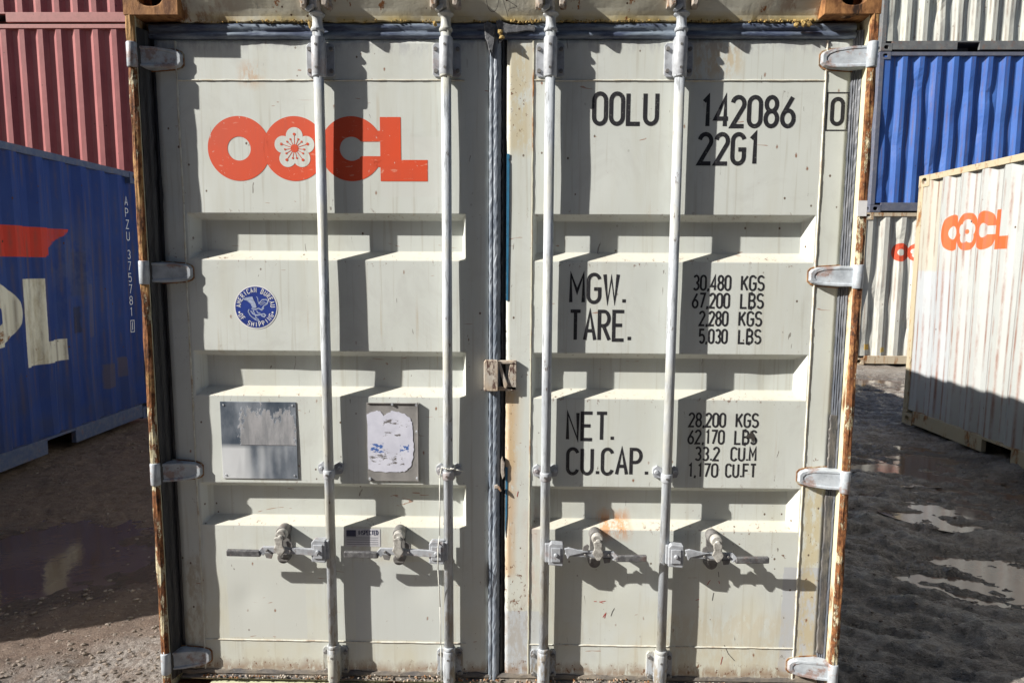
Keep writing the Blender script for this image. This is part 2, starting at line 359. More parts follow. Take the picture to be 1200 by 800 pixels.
def worn_lettering():
    s = NT('worn_black_lettering'); n = s.noise(130, 3, .6)
    return s.fin(s.mix(s.ramp(n, .60, .68, 0, .45), (.02, .02, .024), (.25, .25, .22)), .5)
M_let = worn_lettering()
def logo_orange():
    s = NT('orange_red_logo_paint'); n = s.noise(4, 4, .6); c = s.mix(s.ramp(n, .35, .65), (.66, .070, .018), (.58, .075, .028))
    c = s.mix(s.mul(s.ramp(s.noise(40, 4, .6, (.4, 1, 1.2), dist=1), .64, .68), .6), c, (.7, .34, .24)); c = s.mix(s.ramp(s.noise(90, 5, .75, (1, 1, .5), (3, 3, 1)), .655, .675), c, (.56, .56, .50)); c = s.mix(s.ramp(s.noise(22, 5, .7, (1, 1, .1)), .52, .66, 0, .35), c, (.48, .075, .04)); return s.fin(c, .5)
M_orange = logo_orange()
M_white = plain('white_print', (.70, .70, .70), .5, 0, .08)
M_navy = plain('navy_print', (.018, .045, .26), .4, 0, .25, 12)
M_pale = plain('pale_blue_print', (.36, .42, .58), .5, 0, .3, 120)
M_tape = plain('faded_blue_tape', (.028, .16, .29), .5, 0, .3, 30)
M_foam = plain('yellow_foam_residue', (.42, .29, .10), .9, 0, .7, 90, .004)
M_string = plain('white_string', (.6, .6, .55), .8)
M_pinkd = plain('dark_interior', (.01, .009, .008), .9)
M_grip = metal_paint('dark_grip_coating', (.065, .065, .07), (.30, .30, .30), .5, .45, 75, .1, (1, 1, 1))
M_dark = plain('dark_steel', (.045, .043, .045), .6, 0, .4)

# ------------------------------------------------------------------ ground
def vnoise(x, y, f, seed):
    rs = np.random.RandomState(seed); T = rs.rand(256, 256); x = x*f+seed*3.7; y = y*f+seed*1.9
    xi = np.floor(x).astype(int); yi = np.floor(y).astype(int); fx = x-xi; fy = y-yi; fx = fx*fx*(3-2*fx); fy = fy*fy*(3-2*fy)
    g = lambda a, b: T[a % 256, b % 256]
    return (g(xi, yi)*(1-fx)*(1-fy)+g(xi+1, yi)*fx*(1-fy)+g(xi, yi+1)*(1-fx)*fy+g(xi+1, yi+1)*fx*fy)-.5
def fbm(x, y, f, o, seed, gain=.5):
    s = 0; a = 1
    for k in range(o): s = s+a*vnoise(x, y, f*2**k, seed+k); a *= gain
    return s
BAS = [(-2.75, 1.25, .75, .50, .050), (3.25, 3.35, .75, .42, .050), (3.9, 2.35, .9, .5, .04), (2.80, 1.25, .55, .30, .045), (4.4, 7.7, 1.3, .7, .07), (-3.4, .55, .5, .3, .03)]
def tread(u, v):
    ph = v/.105+fbm(u, v, 1.1, 3, 71)*2.4; t = ph-np.floor(ph); sh = np.where(t < .72, t/.72, (1-t)/.28)**1.6
    return sh*np.clip(fbm(u*.7, v, 2.6, 3, 81)*2.2+.45, 0, 1)*(.6+fbm(u, v, 7, 2, 91))
def hgt(x, y):
    z = fbm(x, y, .35, 3, 3)*.06+fbm(x, y, 2.2, 4, 11, .55)*.030
    # churned, dragged mud on the right; smoother on the left
    k = 1/(1+np.exp(-(x-.8)*3)); u = x*.94-y*.34; v = x*.34+y*.94
    rid = fbm(u*.38, v, 8.5, 4, 21, .65); z = z+k*(rid*.052-np.abs(fbm(u*.5, v, 11, 2, 51))*.03+.006+fbm(u*.6, v, 26, 3, 61, .7)*.011+tread(u, v)*.020)+(1-k)*fbm(x, y, 14, 3, 31, .65)*.015
    z = z-(np.abs(fbm(x, y, 5, 3, 41))*.022)*(.5+.5*k)
    for cx, cy, rx, ry, d in BAS: z = z-d*np.exp(-(((x-cx)/rx)**2+((y-cy)/ry)**2)**1.5)
    return z
def axis(a, b, st, far):
    n = int((b-a)/st); c = list(np.linspace(a, b, n+1)); s = st; lo, hi = [], []; v = b
    while v < far: s *= 1.22; v += s; hi.append(v)
    s = st; v = a
    while v > -far: s *= 1.22; v -= s; lo.append(v)
    return np.array(lo[::-1]+c+hi)
gx = axis(-4.6, 5.4, .017, 400); gy = axis(-.6, 8.0, .017, 400)
XX, YY = np.meshgrid(gx, gy, indexing='ij'); ZZ = hgt(XX, YY); nx, ny = XX.shape
far = np.clip((np.hypot(XX, YY)-12)/20, 0, 1); ZZ = ZZ*(1-far)
co = np.stack([XX, YY, ZZ], -1).reshape(-1, 3)
ii = np.arange(nx*ny).reshape(nx, ny); q = np.stack([ii[:-1, :-1], ii[1:, :-1], ii[1:, 1:], ii[:-1, 1:]], -1).reshape(-1, 4)
me = bpy.data.meshes.new("ground"); me.vertices.add(len(co)); me.vertices.foreach_set("co", co.ravel().astype(np.float32))
me.loops.add(q.size); me.loops.foreach_set("vertex_index", q.ravel().astype(np.int32))
me.polygons.add(len(q)); me.polygons.foreach_set("loop_start", np.arange(0, q.size, 4, dtype=np.int32)); me.polygons.foreach_set("loop_total", np.full(len(q), 4, np.int32))
me.polygons.foreach_set("use_smooth", np.ones(len(q), bool)); me.update(); me.validate()
def mud():
    s = NT('wet_mud_and_gravel'); s.oc()
    k = s.ramp(s.x, .2, 1.4)
    n = s.noise(1.1, 6, .65); nf = s.noise(22, 6, .72)
    left = s.mix(s.ramp(nf, .35, .65), (.135, .092, .070), (.19, .14, .108))
    right = s.mix(s.ramp(nf, .35, .65), (.150, .127, .108), (.29, .25, .215))
    str_ = s.noise(7, 7, .72, (.40, 1, 1), (3, 1, 0), .9)
    right = s.mix(s.ramp(str_, .52, .60, 0, .8), right, (.30, .28, .255)); right = s.mix(s.ramp(str_, .45, .34, 0, .5), right, (.028, .024, .022))
    col = s.mix(k, left, right)
    at = s.new("ShaderNodeAttribute"); at.attribute_name = 'height'; hh = at.outputs['Fac']
    at = s.new("ShaderNodeAttribute"); at.attribute_name = 'wet'; wet = s.ramp(s.add(at.outputs['Fac'], s.mul(s.sub(s.noise(6, 6, .7, off=(7, 7, 7)), .5), .7)), .30, .55)
    fine = s.noise(48, 7, .78, (.55, 1, 1), (2, 9, 3), .5)
    right = s.mix(s.ramp(hh, -.004, .024, 0, .75), right, (.34, .315, .285)); right = s.mix(s.ramp(fine, .53, .62, 0, .7), right, (.44, .39, .34)); right = s.mix(s.ramp(fine, .46, .38, 0, .65), right, (.028, .023, .020))  # pale crests and streaks stand in for relief lighting missing in the shade
    left = s.mix(s.ramp(fine, .54, .64, 0, .5), left, (.26, .20, .155)); left = s.mix(s.ramp(fine, .46, .38, 0, .4), left, (.045, .030, .024))
    col = s.mix(k, left, right)
    # pale gravel drifts near the container's left corner and sunlit track
    g = s.mul(s.ramp(s.add(s.mul(s.x, .75), s.mul(s.y, -1.15)), -1.90, -1.66), s.ramp(k, 0, .5, 1, 0))
    g = s.mul(g, s.ramp(s.noise(5, 5, .7), .36, .52))
    st = s.mix(s.ramp(s.noise(60, 5, .75), .38, .62), (.13, .11, .10), (.40, .36, .33)); col = s.mix(g, col, st)
    col = s.mix(s.ramp(s.noise(2.5, 5, .6, off=(4, 2, 0)), .52, .66, 0, .6), col, s.mix(.5, col, (.03, .025, .022)))
    d, c = s.vor(70); sz = s.new("ShaderNodeSeparateColor"); s.t.links.new(c, sz.inputs[0])
    peb = s.mul(s.ramp(d, .2, .35, 1, 0), s.math('GREATER_THAN', sz.outputs[0], .9)); col = s.mix(s.mul(peb, .7), col, (.30, .27, .24))
    s.bump(s.add(s.add(s.noise(35, 7, .75), s.mul(s.noise(150, 4, .7), .35)), s.mul(s.noise(14, 6, .7, (.45, 1, 1), dist=.6), s.add(s.mul(k, 2.2), .1))), .026, 1.0)
    ro = s.ramp(n, .35, .62, .85, .38); ro = s.mix(k, s.add(ro, .12), s.ramp(s.noise(9, 6, .7, (.5, 1, 1), (2, 6, 1)), .40, .60, .22, .62))
    ro = s.add(ro, s.mul(wet, s.sub(.14, ro))); col = s.mix(s.mul(wet, .75), col, s.mix(k, (.065, .046, .036), (.085, .074, .066)))
    s.put(s.b.inputs['Specular IOR Level'], s.ramp(k, 0, 1, .4, .8))
    return s.fin(col, ro, 0)
wet = np.zeros_like(ZZ)
for cx, cy, rx, ry, d in BAS: wet = np.maximum(wet, np.exp(-(((XX-cx)/(rx*1.25))**2+((YY-cy)/(ry*1.35))**2)**1.2))
at = me.attributes.new("wet", 'FLOAT', 'POINT'); at.data.foreach_set("value", wet.ravel().astype(np.float32))
at = me.attributes.new("height", 'FLOAT', 'POINT'); at.data.foreach_set("value", (ZZ-(fbm(XX, YY, .35, 3, 3)*.06+fbm(XX, YY, 2.2, 2, 11, .55)*.03)).ravel().astype(np.float32))
go = bpy.data.objects.new("ground", me); C.objects.link(go); me.materials.append(mud()); tag(go, kind='structure')
def water():
    s = NT('muddy_puddle_water'); n = s.noise(1.5, 3, .5)
    s.oc(); s.bump(s.add(s.noise(9, 2, .5), s.mul(s.noise(26, 4, .6, (.5, 1, 1), dist=.5), .7)), .003, .22)
    return s.fin(s.mix(s.ramp(n, .4, .6), (.095, .060, .044), (.12, .082, .062)), s.ramp(s.x, -.5, 1.2, .04, .10), 0, 1.0)
M_water = water(); M_water.node_tree.nodes['Principled BSDF'].inputs['IOR'].default_value = 1.42
for i, (cx, cy, rx, ry, d) in enumerate(BAS):
    bm = nb(); lv = float(hgt(np.array([cx]), np.array([cy]))[0])
    zs = hgt(cx+rx*1.15*np.cos(np.linspace(0, 6.2, 30)), cy+ry*1.15*np.sin(np.linspace(0, 6.2, 30))); lv = float(np.percentile(zs, 20))
    bm.faces.new([bm.verts.new((cx+rx*1.5*math.cos(t), cy+ry*1.5*math.sin(t), lv)) for t in [2*math.pi*k/40 for k in range(40)]])
    tag(obj('puddle', bm, M_water), kind='structure')

# loose stones
_b = bmesh.new(); bmesh.ops.create_icosphere(_b, subdivisions=1, radius=1); _b.verts.ensure_lookup_table()
ICO_V = [v.co.copy() for v in _b.verts]; ICO_F = [[v.index for v in f.verts] for f in _b.faces]; _b.free()
def lump(bm, p, r, sc=(1, 1, 1), R_=None, rn=random, lo=.8, hi=1.2):
    vs = []
    for c in ICO_V:
        k = rn.uniform(lo, hi)*r; q = Vector((c.x*sc[0]*k, c.y*sc[1]*k, c.z*sc[2]*k))
        if R_ is not None: q = R_ @ q
        vs.append(bm.verts.new((p[0]+q.x, p[1]+q.y, p[2]+q.z)))
    for f in ICO_F: bm.faces.new([vs[i] for i in f])
bm = nb(); rnd = random.Random(3)
def stone(bm, x, y, r):
    z = float(hgt(np.array([x]), np.array([y]))[0])
    sx, sy, sz = rnd.uniform(.7, 1.4), rnd.uniform(.7, 1.4), rnd.uniform(.4, .8); R_ = Matrix.Rotation(rnd.uniform(0, 6), 3, 'Z')
    lump(bm, (x, y, z+r*.15), r, (sx, sy, sz), R_, rnd)
for k in range(2600):
    x = rnd.uniform(-3.3, -1.25); y = rnd.uniform(-.1, 1.0)
    if rnd.random() < (1.0 if x*.75-y*1.15 > -1.9 else .3): stone(bm, x, y, rnd.choice([.003, .004, .005, .006, .008, .011]))
for k in range(700): stone(bm, rnd.uniform(1.3, 4), rnd.uniform(.1, 3.5), rnd.choice([.003, .004, .006, .009]))
for k in range(450): stone(bm, rnd.uniform(-3.9, -1.3), rnd.uniform(1, 4), rnd.choice([.003, .005, .007, .012]))
tag(obj('gravel', bm, plain('gravel_stone', (.22, .18, .15), .85, 0, .55, 15)), 'loose pale stones scattered over the wet mud', 'gravel', kind='stuff')

# ------------------------------------------------------------------ generic shipping container
def holed_face(bm, o, u, v, wu, wv, hu, hv, dep, mi=0):
    """rectangular face with an oval pocket; o corner, u,v unit axes, inward normal = -(u x v)"""
    o, u, v = Vector(o), Vector(u), Vector(v); nrm = u.cross(v); c = o+u*wu/2+v*wv/2; N = 20
    el = [c+u*hu*math.copysign(abs(math.cos(t))**.8, math.cos(t))+v*hv*math.copysign(abs(math.sin(t))**.8, math.sin(t)) for t in [2*math.pi*(i+.5)/N for i in range(N)]]
    rc = []
    for p in el:
        d = p-c; a, b = d.dot(u), d.dot(v); k = min(wu/2/max(abs(a), 1e-6), wv/2/max(abs(b), 1e-6)); rc.append(c+u*a*k+v*b*k)
    E_ = [bm.verts.new(p) for p in el]; R_ = [bm.verts.new(p) for p in rc]; I_ = [bm.verts.new(p-nrm*dep) for p in el]
    for i in range(N):
        j = (i+1) % N; bm.faces.new((R_[i], R_[j], E_[j], E_[i])).material_index = mi; bm.faces.new((E_[i], E_[j], I_[j], I_[i])).material_index = mi
        cu = [s for s in (0,)]
    bm.faces.new(I_).material_index = 1
    for su in (-1, 1):      # corner triangles
        for sv in (-1, 1):
            k = c+u*su*wu/2+v*sv*wv/2; best = sorted(range(N), key=lambda i: (rc[i]-k).length)[:2]
            a, b = best
            if (rc[a]-k).length > 1e-4 and (rc[b]-k).length > 1e-4: bm.faces.new((R_[a], R_[b], bm.verts.new(k))).material_index = mi
def casting(x, y, z, sx, sy):
    """corner casting whose outer corner is at x,y; sx,sy point inward; z bottom"""
    bm = nb(); lx, ly, lz = .178, .162, .118
    x1, y1 = x+sx*lx, y+sy*ly; xa, xb = min(x, x1), max(x, x1); ya, yb = min(y, y1), max(y, y1)
    if sy > 0: holed_face(bm, (xa, ya, z), (1, 0, 0), (0, 0, 1), lx, lz, .040, .032, .07)
    else: holed_face(bm, (xb, yb, z), (-1, 0, 0), (0, 0, 1), lx, lz, .040, .032, .07)
    if sx > 0: holed_face(bm, (xa, yb, z), (0, -1, 0), (0, 0, 1), ly, lz, .035, .032, .07)
    else: holed_face(bm, (xb, ya, z), (0, 1, 0), (0, 0, 1), ly, lz, .035, .032, .07)
    e = [(xa, xb, ya, yb)]
    def quad(*p): bm.faces.new([bm.verts.new(q) for q in p])
    quad((xa, ya, z), (xb, ya, z), (xb, yb, z), (xa, yb, z)); quad((xa, ya, z+lz), (xb, ya, z+lz), (xb, yb, z+lz), (xa, yb, z+lz))
    yi = yb if sy > 0 else ya; xi = xb if sx > 0 else xa
    quad((xa, yi, z), (xb, yi, z), (xb, yi, z+lz), (xa, yi, z+lz)); quad((xi, ya, z), (xi, yb, z), (xi, yb, z+lz), (xi, ya, z+lz))
    return bm
def corr(bm, a0, a1, z0, z1, place, period=PERIOD, depth=PD, zs=None, dent=None, seed=0):
    """corrugated sheet running a0..a1, place(a, d, z) -> point; d = depth inward"""
    n = int((a1-a0)/period); pad = (a1-a0-n*period)/2; prof = [(a0, 0), (a0+pad, 0)]
    for k in range(n):
        for f, d in PRO[1:]: prof.append((a0+pad+(k+f)*period, d*depth))
    prof.append((a1, 0)); zs = zs or [z0, z1]
    rows = []
    for z in zs: rows.append([bm.verts.new(place(a, d+(dent(a, z) if dent else 0), z)) for a, d in prof])
    for r0, r1 in zip(rows, rows[1:]):
        for i in range(len(prof)-1): bm.faces.new((r0[i], r0[i+1], r1[i+1], r1[i]))
    return a0+pad
def container(label, L, wall, rail, loc, rz=0, H=2.591, cat='shipping container', castm=None, dent=None, group=None, pd=PD):
    """local x along the length 0..L, y across 0..2.438; side wall at y=0 is the one looked at"""
    Wd = 2.438; t = empty('shipping_container', label, cat, loc, rz, group); castm = castm or M_cast
    zs = None
    if dent: zs = list(np.linspace(.155, H-.06, 26))
    for yy, s in ((0, 1), (Wd, -1)):
        bm = nb(); corr(bm, .07, L-.07, .155, H-.06, lambda a, d, z, yy=yy, s=s: (a, yy+s*(.012+d), z), zs=zs, dent=dent if s == 1 else None, depth=pd); obj('side_wall', bm, wall, t)
        bm = nb(); box(bm, .178, L-.178, min(yy+s*.003, yy+s*.06), max(yy+s*.003, yy+s*.06), H-.062, H-.002); obj('top_rail', bm, rail, t, .004)
        bm = nb(); y0, y1 = sorted((yy+s*.004, yy+s*.05)); f0, f1 = 1.42, L-1.42
        for a, b in ((.178, f0-.18), (f0+.18, f1-.18), (f1+.18, L-.178)): box(bm, a, b, y0, y1, .02, .158)
        for f in (f0, f1): box(bm, f-.18, f+.18, y0, y1, .135, .158)
        for f in (f0, f1): box(bm, f-.18, f+.18, yy+s*.30-.01, yy+s*.30+.01, .02, .135)
        obj('bottom_rail', bm, rail, t, .003)
        for xx, sx in ((0, 1), (L, -1)):
            bm = nb(); x0, x1 = sorted((xx, xx+sx*.075)); y0, y1 = sorted((yy+s*.001, yy+s*.12)); box(bm, x0, x1, y0, y1, .118, H-.118); obj('corner_post', bm, rail, t, .006)
            for z in (0, H-.118): obj('corner_casting', casting(xx, yy, z, sx, s), [castm, M_pinkd], t)
    for xx, s in ((0, 1), (L, -1)):
        bm = nb(); corr(bm, .12, Wd-.12, .14, H-.10, lambda a, d, z, xx=xx, s=s: (xx+s*(.02+d), a, z)); obj('end_wall', bm, wall, t)
        bm = nb(); x0, x1 = sorted((xx+s*.004, xx+s*.06)); box(bm, x0, x1, .162, Wd-.162, H-.11, H-.004); obj('end_rail', bm, rail, t, .004); bm = nb(); box(bm, x0, x1, .162, Wd-.162, .02, .15); obj('end_rail', bm, rail, t, .004)
    bm = nb(); corr(bm, .06, L-.06, 0, 1, lambda a, d, z: (a, .055+z*(Wd-.11), H-.012-d*.5)); obj('roof', bm, wall, t)
    bm = nb(); box(bm, .06, L-.06, .05, Wd-.05, .13, .155); obj('floor', bm, M_dark, t)
    return t

# ---- unseen shed added behind the viewer to cut sky light and deepen shade
wh = empty('sky_blocker_shed', 'dark grey shed added unseen behind the viewer to block sky light', 'sky_blocker_shed', (0, -8.2, 0))
bm = nb(); corr(bm, -16, 16, 0, 8.6, lambda a, d, z: (a, -d, z), period=1.0, depth=.06); corr(bm, -16, 16, 0, 8.6, lambda a, d, z: (a, -9+d, z), period=1.0, depth=.06)
corr(bm, -9, 0, 0, 8.6, lambda a, d, z: (-16-d+.06, a, z), period=1.0, depth=.06); corr(bm, -9, 0, 0, 8.6, lambda a, d, z: (16+d-.06, a, z), period=1.0, depth=.06)
obj('wall', bm, plain('sky_blocker_cladding', (.07, .08, .10), .7, 0, .25, 2), wh)
bm = nb(); prism(bm, [(-16.3, 8.6), (0, 10.2), (16.3, 8.6), (16.3, 8.45), (-16.3, 8.45)], -9.2, .2); obj('roof', bm, plain('sky_blocker_roof', (.12, .12, .12), .7), wh)
bm = nb(); box(bm, -2.2, 2.2, .02, .10, 0, 4.4); obj('sky_blocker_roller_door', bm, plain('sky_blocker_door', (.14, .15, .16), .6), wh, .01)

# ---- painted marks for the neighbours' walls (object coordinates of each wall)
def apl_marks(s, col, a):
    # wall of the blue container: local x = Y_world + .16 (mirrored by rotation below)
    wob = s.mul(s.sub(s.noise(9, 4, .7, off=(3, 3, 3)), .5), .16); wob2 = s.mul(s.sub(s.noise(30, 3, .6), .5), .008)
    Y = s.add(a, -AY); z = s.z
    edge = s.add(Y, wob)
    red = s.mul(s.box(Y, z, 1.4, 3.62, 1.695, 1.945, .003), s.ramp(s.add(edge, s.mul(s.sub(1.83, z), 1.2)), 3.48, 3.50, 1, 0))
    col = s.mix(red, col, (.50, .045, .028))
    worn = s.mul(s.ramp(s.math('ABSOLUTE', s.sub(Y, 3.72)), .1, .45, 1, 0), s.ramp(s.math('ABSOLUTE', s.sub(z, 1.65)), .1, .5, 1, 0))
    worn = s.mul(worn, s.ramp(s.noise(4, 6, .7), .42, .52)); col = s.mix(s.mul(worn, .55), col, (.075, .09, .17))
    Yw = s.add(Y, wob2)
    L1 = s.box(Yw, z, 3.045, 3.30, .785, 1.515, .003); L2 = s.box(Yw, z, 3.20, 3.545, .785, .975, .003)
    P1 = s.box(Yw, z, 2.40, 2.60, .785, 1.50, .003); P2 = s.mul(s.disc(Yw, z, 2.74, 1.245, .262, .93), s.ramp(Yw, 2.58, 2.60)); Ph = s.disc(Yw, z, 2.71, 1.23, .085, .7)
    P = s.mx(P1, s.mul(P2, s.sub(1, Ph)))
    # first letter, mostly outside the picture
    A1 = s.mul(s.box(Yw, z, 1.5, 2.35, .785, 1.50, .003), s.ramp(s.math('ABSOLUTE', s.sub(s.math('ABSOLUTE', s.sub(Yw, 1.93)), s.mul(s.sub(1.5, z), .45))), .10, .105, 1, 0))
    let = s.mx(s.mx(L1, L2), s.mx(P, A1))
    lc = s.mix(s.ramp(s.noise(7, 6, .7, (1, 1, .3)), .5, .62), (.64, .61, .52), (.48, .43, .33))
    lc = s.mix(s.mul(s.ramp(s.noise(3.2, 6, .75, (1, 1, 1.4), (1, 7, 2)), .60, .64), s.ramp(z, 1.25, 1.05)), lc, (.22, .09, .025))
    return s.mix(let, col, lc)
AY = 0.
def oocl_mask(s, u, v, cx, cz, k):
    """mask of the four-letter logo; k = size of one letter radius"""
    r = k; o1 = s.mul(s.disc(u, v, cx, cz, r), s.sub(1, s.disc(u, v, cx, cz, r*.37)))
    o2 = s.disc(u, v, cx+r*1.77, cz, r); fl = None
    for i in range(5):
        t = rad(90+72*i); d = s.disc(u, v, cx+r*1.77+r*.36*math.cos(t), cz+r*.36*math.sin(t), r*.30); fl = d if fl is None else s.mx(fl, d)
    o2 = s.mul(o2, s.sub(1, fl)); o2 = s.mx(o2, s.disc(u, v, cx+r*1.77, cz, r*.13))
    c0 = cx+r*3.58; c = s.mul(s.disc(u, v, c0, cz, r), s.sub(1, s.disc(u, v, c0, cz, r*.37))); c = s.mul(c, s.sub(1, s.box(u, v, c0, c0+r*1.2, cz-r*.22, cz+r*.22)))
    l = s.mx(s.box(u, v, cx+r*4.45, cx+r*5.1, cz-r, cz+r), s.box(u, v, cx+r*4.45, cx+r*5.95, cz-r, cz-r*.35))
    return s.mx(s.mx(o1, o2), s.mx(c, l))

# ---- blue container on the left, its long side seen along the alley; local y=0 wall must face +X
BX, BY0, BY1 = -3.984, -.16, 4.78; AY = .16
M_blueL = wall_paint('blue_container_paint', (.019, .042, .175), (.028, .056, .20), rust=.10, crease=.62, streak=.6, streakc=(.045, .075, .20), rustc=(.11, .075, .06), decal=apl_marks, rough=.6, spec=.15, grime=(.04, .05, .11),
    patch=[(4.22, 4.36, .42, .66, (.10, .075, .06), .6), (4.46, 4.56, .50, .70, (.11, .08, .06), .6), (4.02, 4.12, .95, 1.45, (.14, .11, .09), .35), (3.86, 3.95, 1.0, 1.25, (.03, .03, .04), .7), (3.78, 4.0, 1.35, 1.75, (.035, .045, .11), .6)])
M_blueLr = metal_paint('blue_rail_paint', (.045, .065, .14), (.12, .13, .16), .55, .7, 20, .15, (1, 1, 1))
def dentL(a, z): return .012*math.sin(a*1.7+1)*math.sin(z*2.1)+.008*math.sin(a*9+z*4)*math.exp(-((z-.5)/.5)**2)
blue = container('battered blue container at left with white letters P and L and a red stripe', BY1-BY0, M_blueL, M_blueLr, (BX, BY0, .03), rad(90), castm=M_blueLr, dent=dentL, pd=.046)
# serial number down the far corner, painted on the last flat of the wall
bm = nb(); z = 2.24
for ch in "APZU 375781":
    if ch != ' ':
        for st in G[ch]: ribbon(bm, [(4.685+p[0]*.105-.03, z+p[1]*.085) for p in st], .009, lambda x, z: .009+dentL(x, z)-.0)
    z -= .118 if ch != ' ' else .07
obj('lettering', bm, M_white, blue, fixn=False); bm = nb()
for zz in (z-.03,): ribbon(bm, [(4.655, zz-.02), (4.715, zz-.02), (4.715, zz+.10), (4.655, zz+.10)], .008, lambda x, z: .009+dentL(x, z), closed=True); obj('lettering_frame', bm, M_white, blue, fixn=False); bm = nb(); ribbon(bm, [(4.685, zz), (4.685, zz+.085)], .010, lambda x, z: .009+dentL(x, z))
obj('lettering', bm, M_white, blue, fixn=False)

# ---- white container on the right: wall faces -X  -> rotate -90, local x runs towards -Y
RX, RY0, RY1 = 4.171, -1.28, 4.80
def oocl_right(s, col, a):
    m = oocl_mask(s, s.mul(a, 1.34), s.z, (RY1-4.37)*1.34+.172, 1.985, .172); return s.mix(m, col, (.60, .10, .03))
def white_patch(c): return c
M_whiteR = wall_paint('white_container_paint', (.370, .385, .375), (.34, .355, .345), rust=.10, crease=.95, streak=.2, streakc=(.31, .28, .22), rustc=(.20, .09, .06), decal=oocl_right, rough=.5, grime=None,
    patch=[(.0, .62, .2, 1.62, (.35, .37, .40), .6), (.0, .35, 1.62, 2.55, (.38, .345, .25), .5), (.62, 1.2, .2, 1.3, (.36, .37, .37), .4)])
M_whiteRr = rust_paint('rusting_cream_rail_paint', (.38, .33, .23), .42, 8, (1, 1, .5))
def dentR(a, z): return .010*math.sin(a*2.3+.4)*math.sin(z*1.9+.5)
container('white container at right with rusty corner post and an orange logo on its side', RY1-RY0, M_whiteR, M_whiteRr, (RX, RY1, .03), rad(-90), castm=M_whiteRr, dent=dentR)

# ---- stacked row behind
M_red = wall_paint('faded_red_container_paint', (.225, .058, .062), (.29, .085, .085), rust=.05, crease=.25, streak=.3, streakc=(.42, .18, .16), rustc=(.12, .05, .04), rough=.6)
M_redr = metal_paint('faded_red_rail_paint', (.34, .12, .11), (.22, .08, .07), .6, .6, 12, .1, (1, 1, 1))
rx, ry = -9.25, 7.88
lab = ['faded red container on the ground, lowest of the left stack, behind the blue one', 'faded red corrugated container above and behind the blue one at left', 'faded red container topmost of the left stack, cut off by the top of the photo']
for k in range(3):
    container(lab[k], 6.058, M_red, M_redr, (rx, ry, .02+k*2.600), castm=M_redr, pd=.050, group='red containers stacked at the left back')
M_bb = wall_paint('bright_blue_container_paint', (.036, .100, .34), (.048, .125, .38), rust=.26, crease=.55, streak=.6, streakc=(.035, .055, .19), rustc=(.14, .085, .09), rough=.5)
M_bbr = metal_paint('dark_blue_rail_paint', (.09, .10, .14), (.16, .16, .18), .55, .6, 12, .1, (1, 1, 1))
def o_mark(s, col, a): return s.mix(s.mul(s.disc(a, s.z, .665, 1.93, .15), s.sub(1, s.disc(a, s.z, .665, 1.93, .06))), col, (.55, .06, .03))
def o_full(s, col, a): return s.mix(oocl_mask(s, a, s.z, .70, 1.93, .155), col, (.55, .07, .03))
M_wb = wall_paint('dirty_white_container_paint', (.52, .52, .47), (.42, .42, .39), rust=.10, crease=.5, streak=.8, streakc=(.17, .165, .16), decal=o_full, rough=.6,
    patch=[(.17, .27, .26, .36, (.62, .36, .03), .9), (.45, .53, .22, .30, (.6, .4, .06), .9)])
M_wbr = rust_paint('brown_rusty_rail_paint', (.45, .38, .28), .45, 8)
M_wt = wall_paint('battered_white_container_paint', (.50, .51, .45), (.40, .41, .38), rust=.30, crease=.75, streak=.7, streakc=(.25, .24, .21), rustc=(.13, .07, .045), rough=.6)
M_wtr = metal_paint('grey_rail_paint', (.11, .115, .12), (.2, .2, .19), .6, .6, 9, .2, (1, 1, 1))
rs = np.random.RandomState(5); DN = [(rs.uniform(.1, 2.6), rs.uniform(.3, 2.4), rs.uniform(.06, .16), rs.uniform(.01, .03)) for _ in range(22)]
def dentB(a, z): return sum(d*math.exp(-((a-x)**2+((z-zz)*.6)**2)/r**2) for x, zz, r, d in DN)
container('dirty white container lowest of the back stack, between the near cream one and white one', 6.058, M_wb, M_wbr, (5.79, 9.17, .02), castm=M_wbr, dent=dentB, pd=.043)
container('bright blue corrugated container, middle of the back stack at right', 6.058, M_bb, M_bbr, (5.90, 9.17, 2.62), castm=M_bbr, dent=dentB, pd=.043)
container('battered white container topmost of the back stack, above the bright blue one', 6.058, M_wt, M_wtr, (5.91, 9.17, 5.225), castm=M_wtr, dent=dentB, pd=.043)

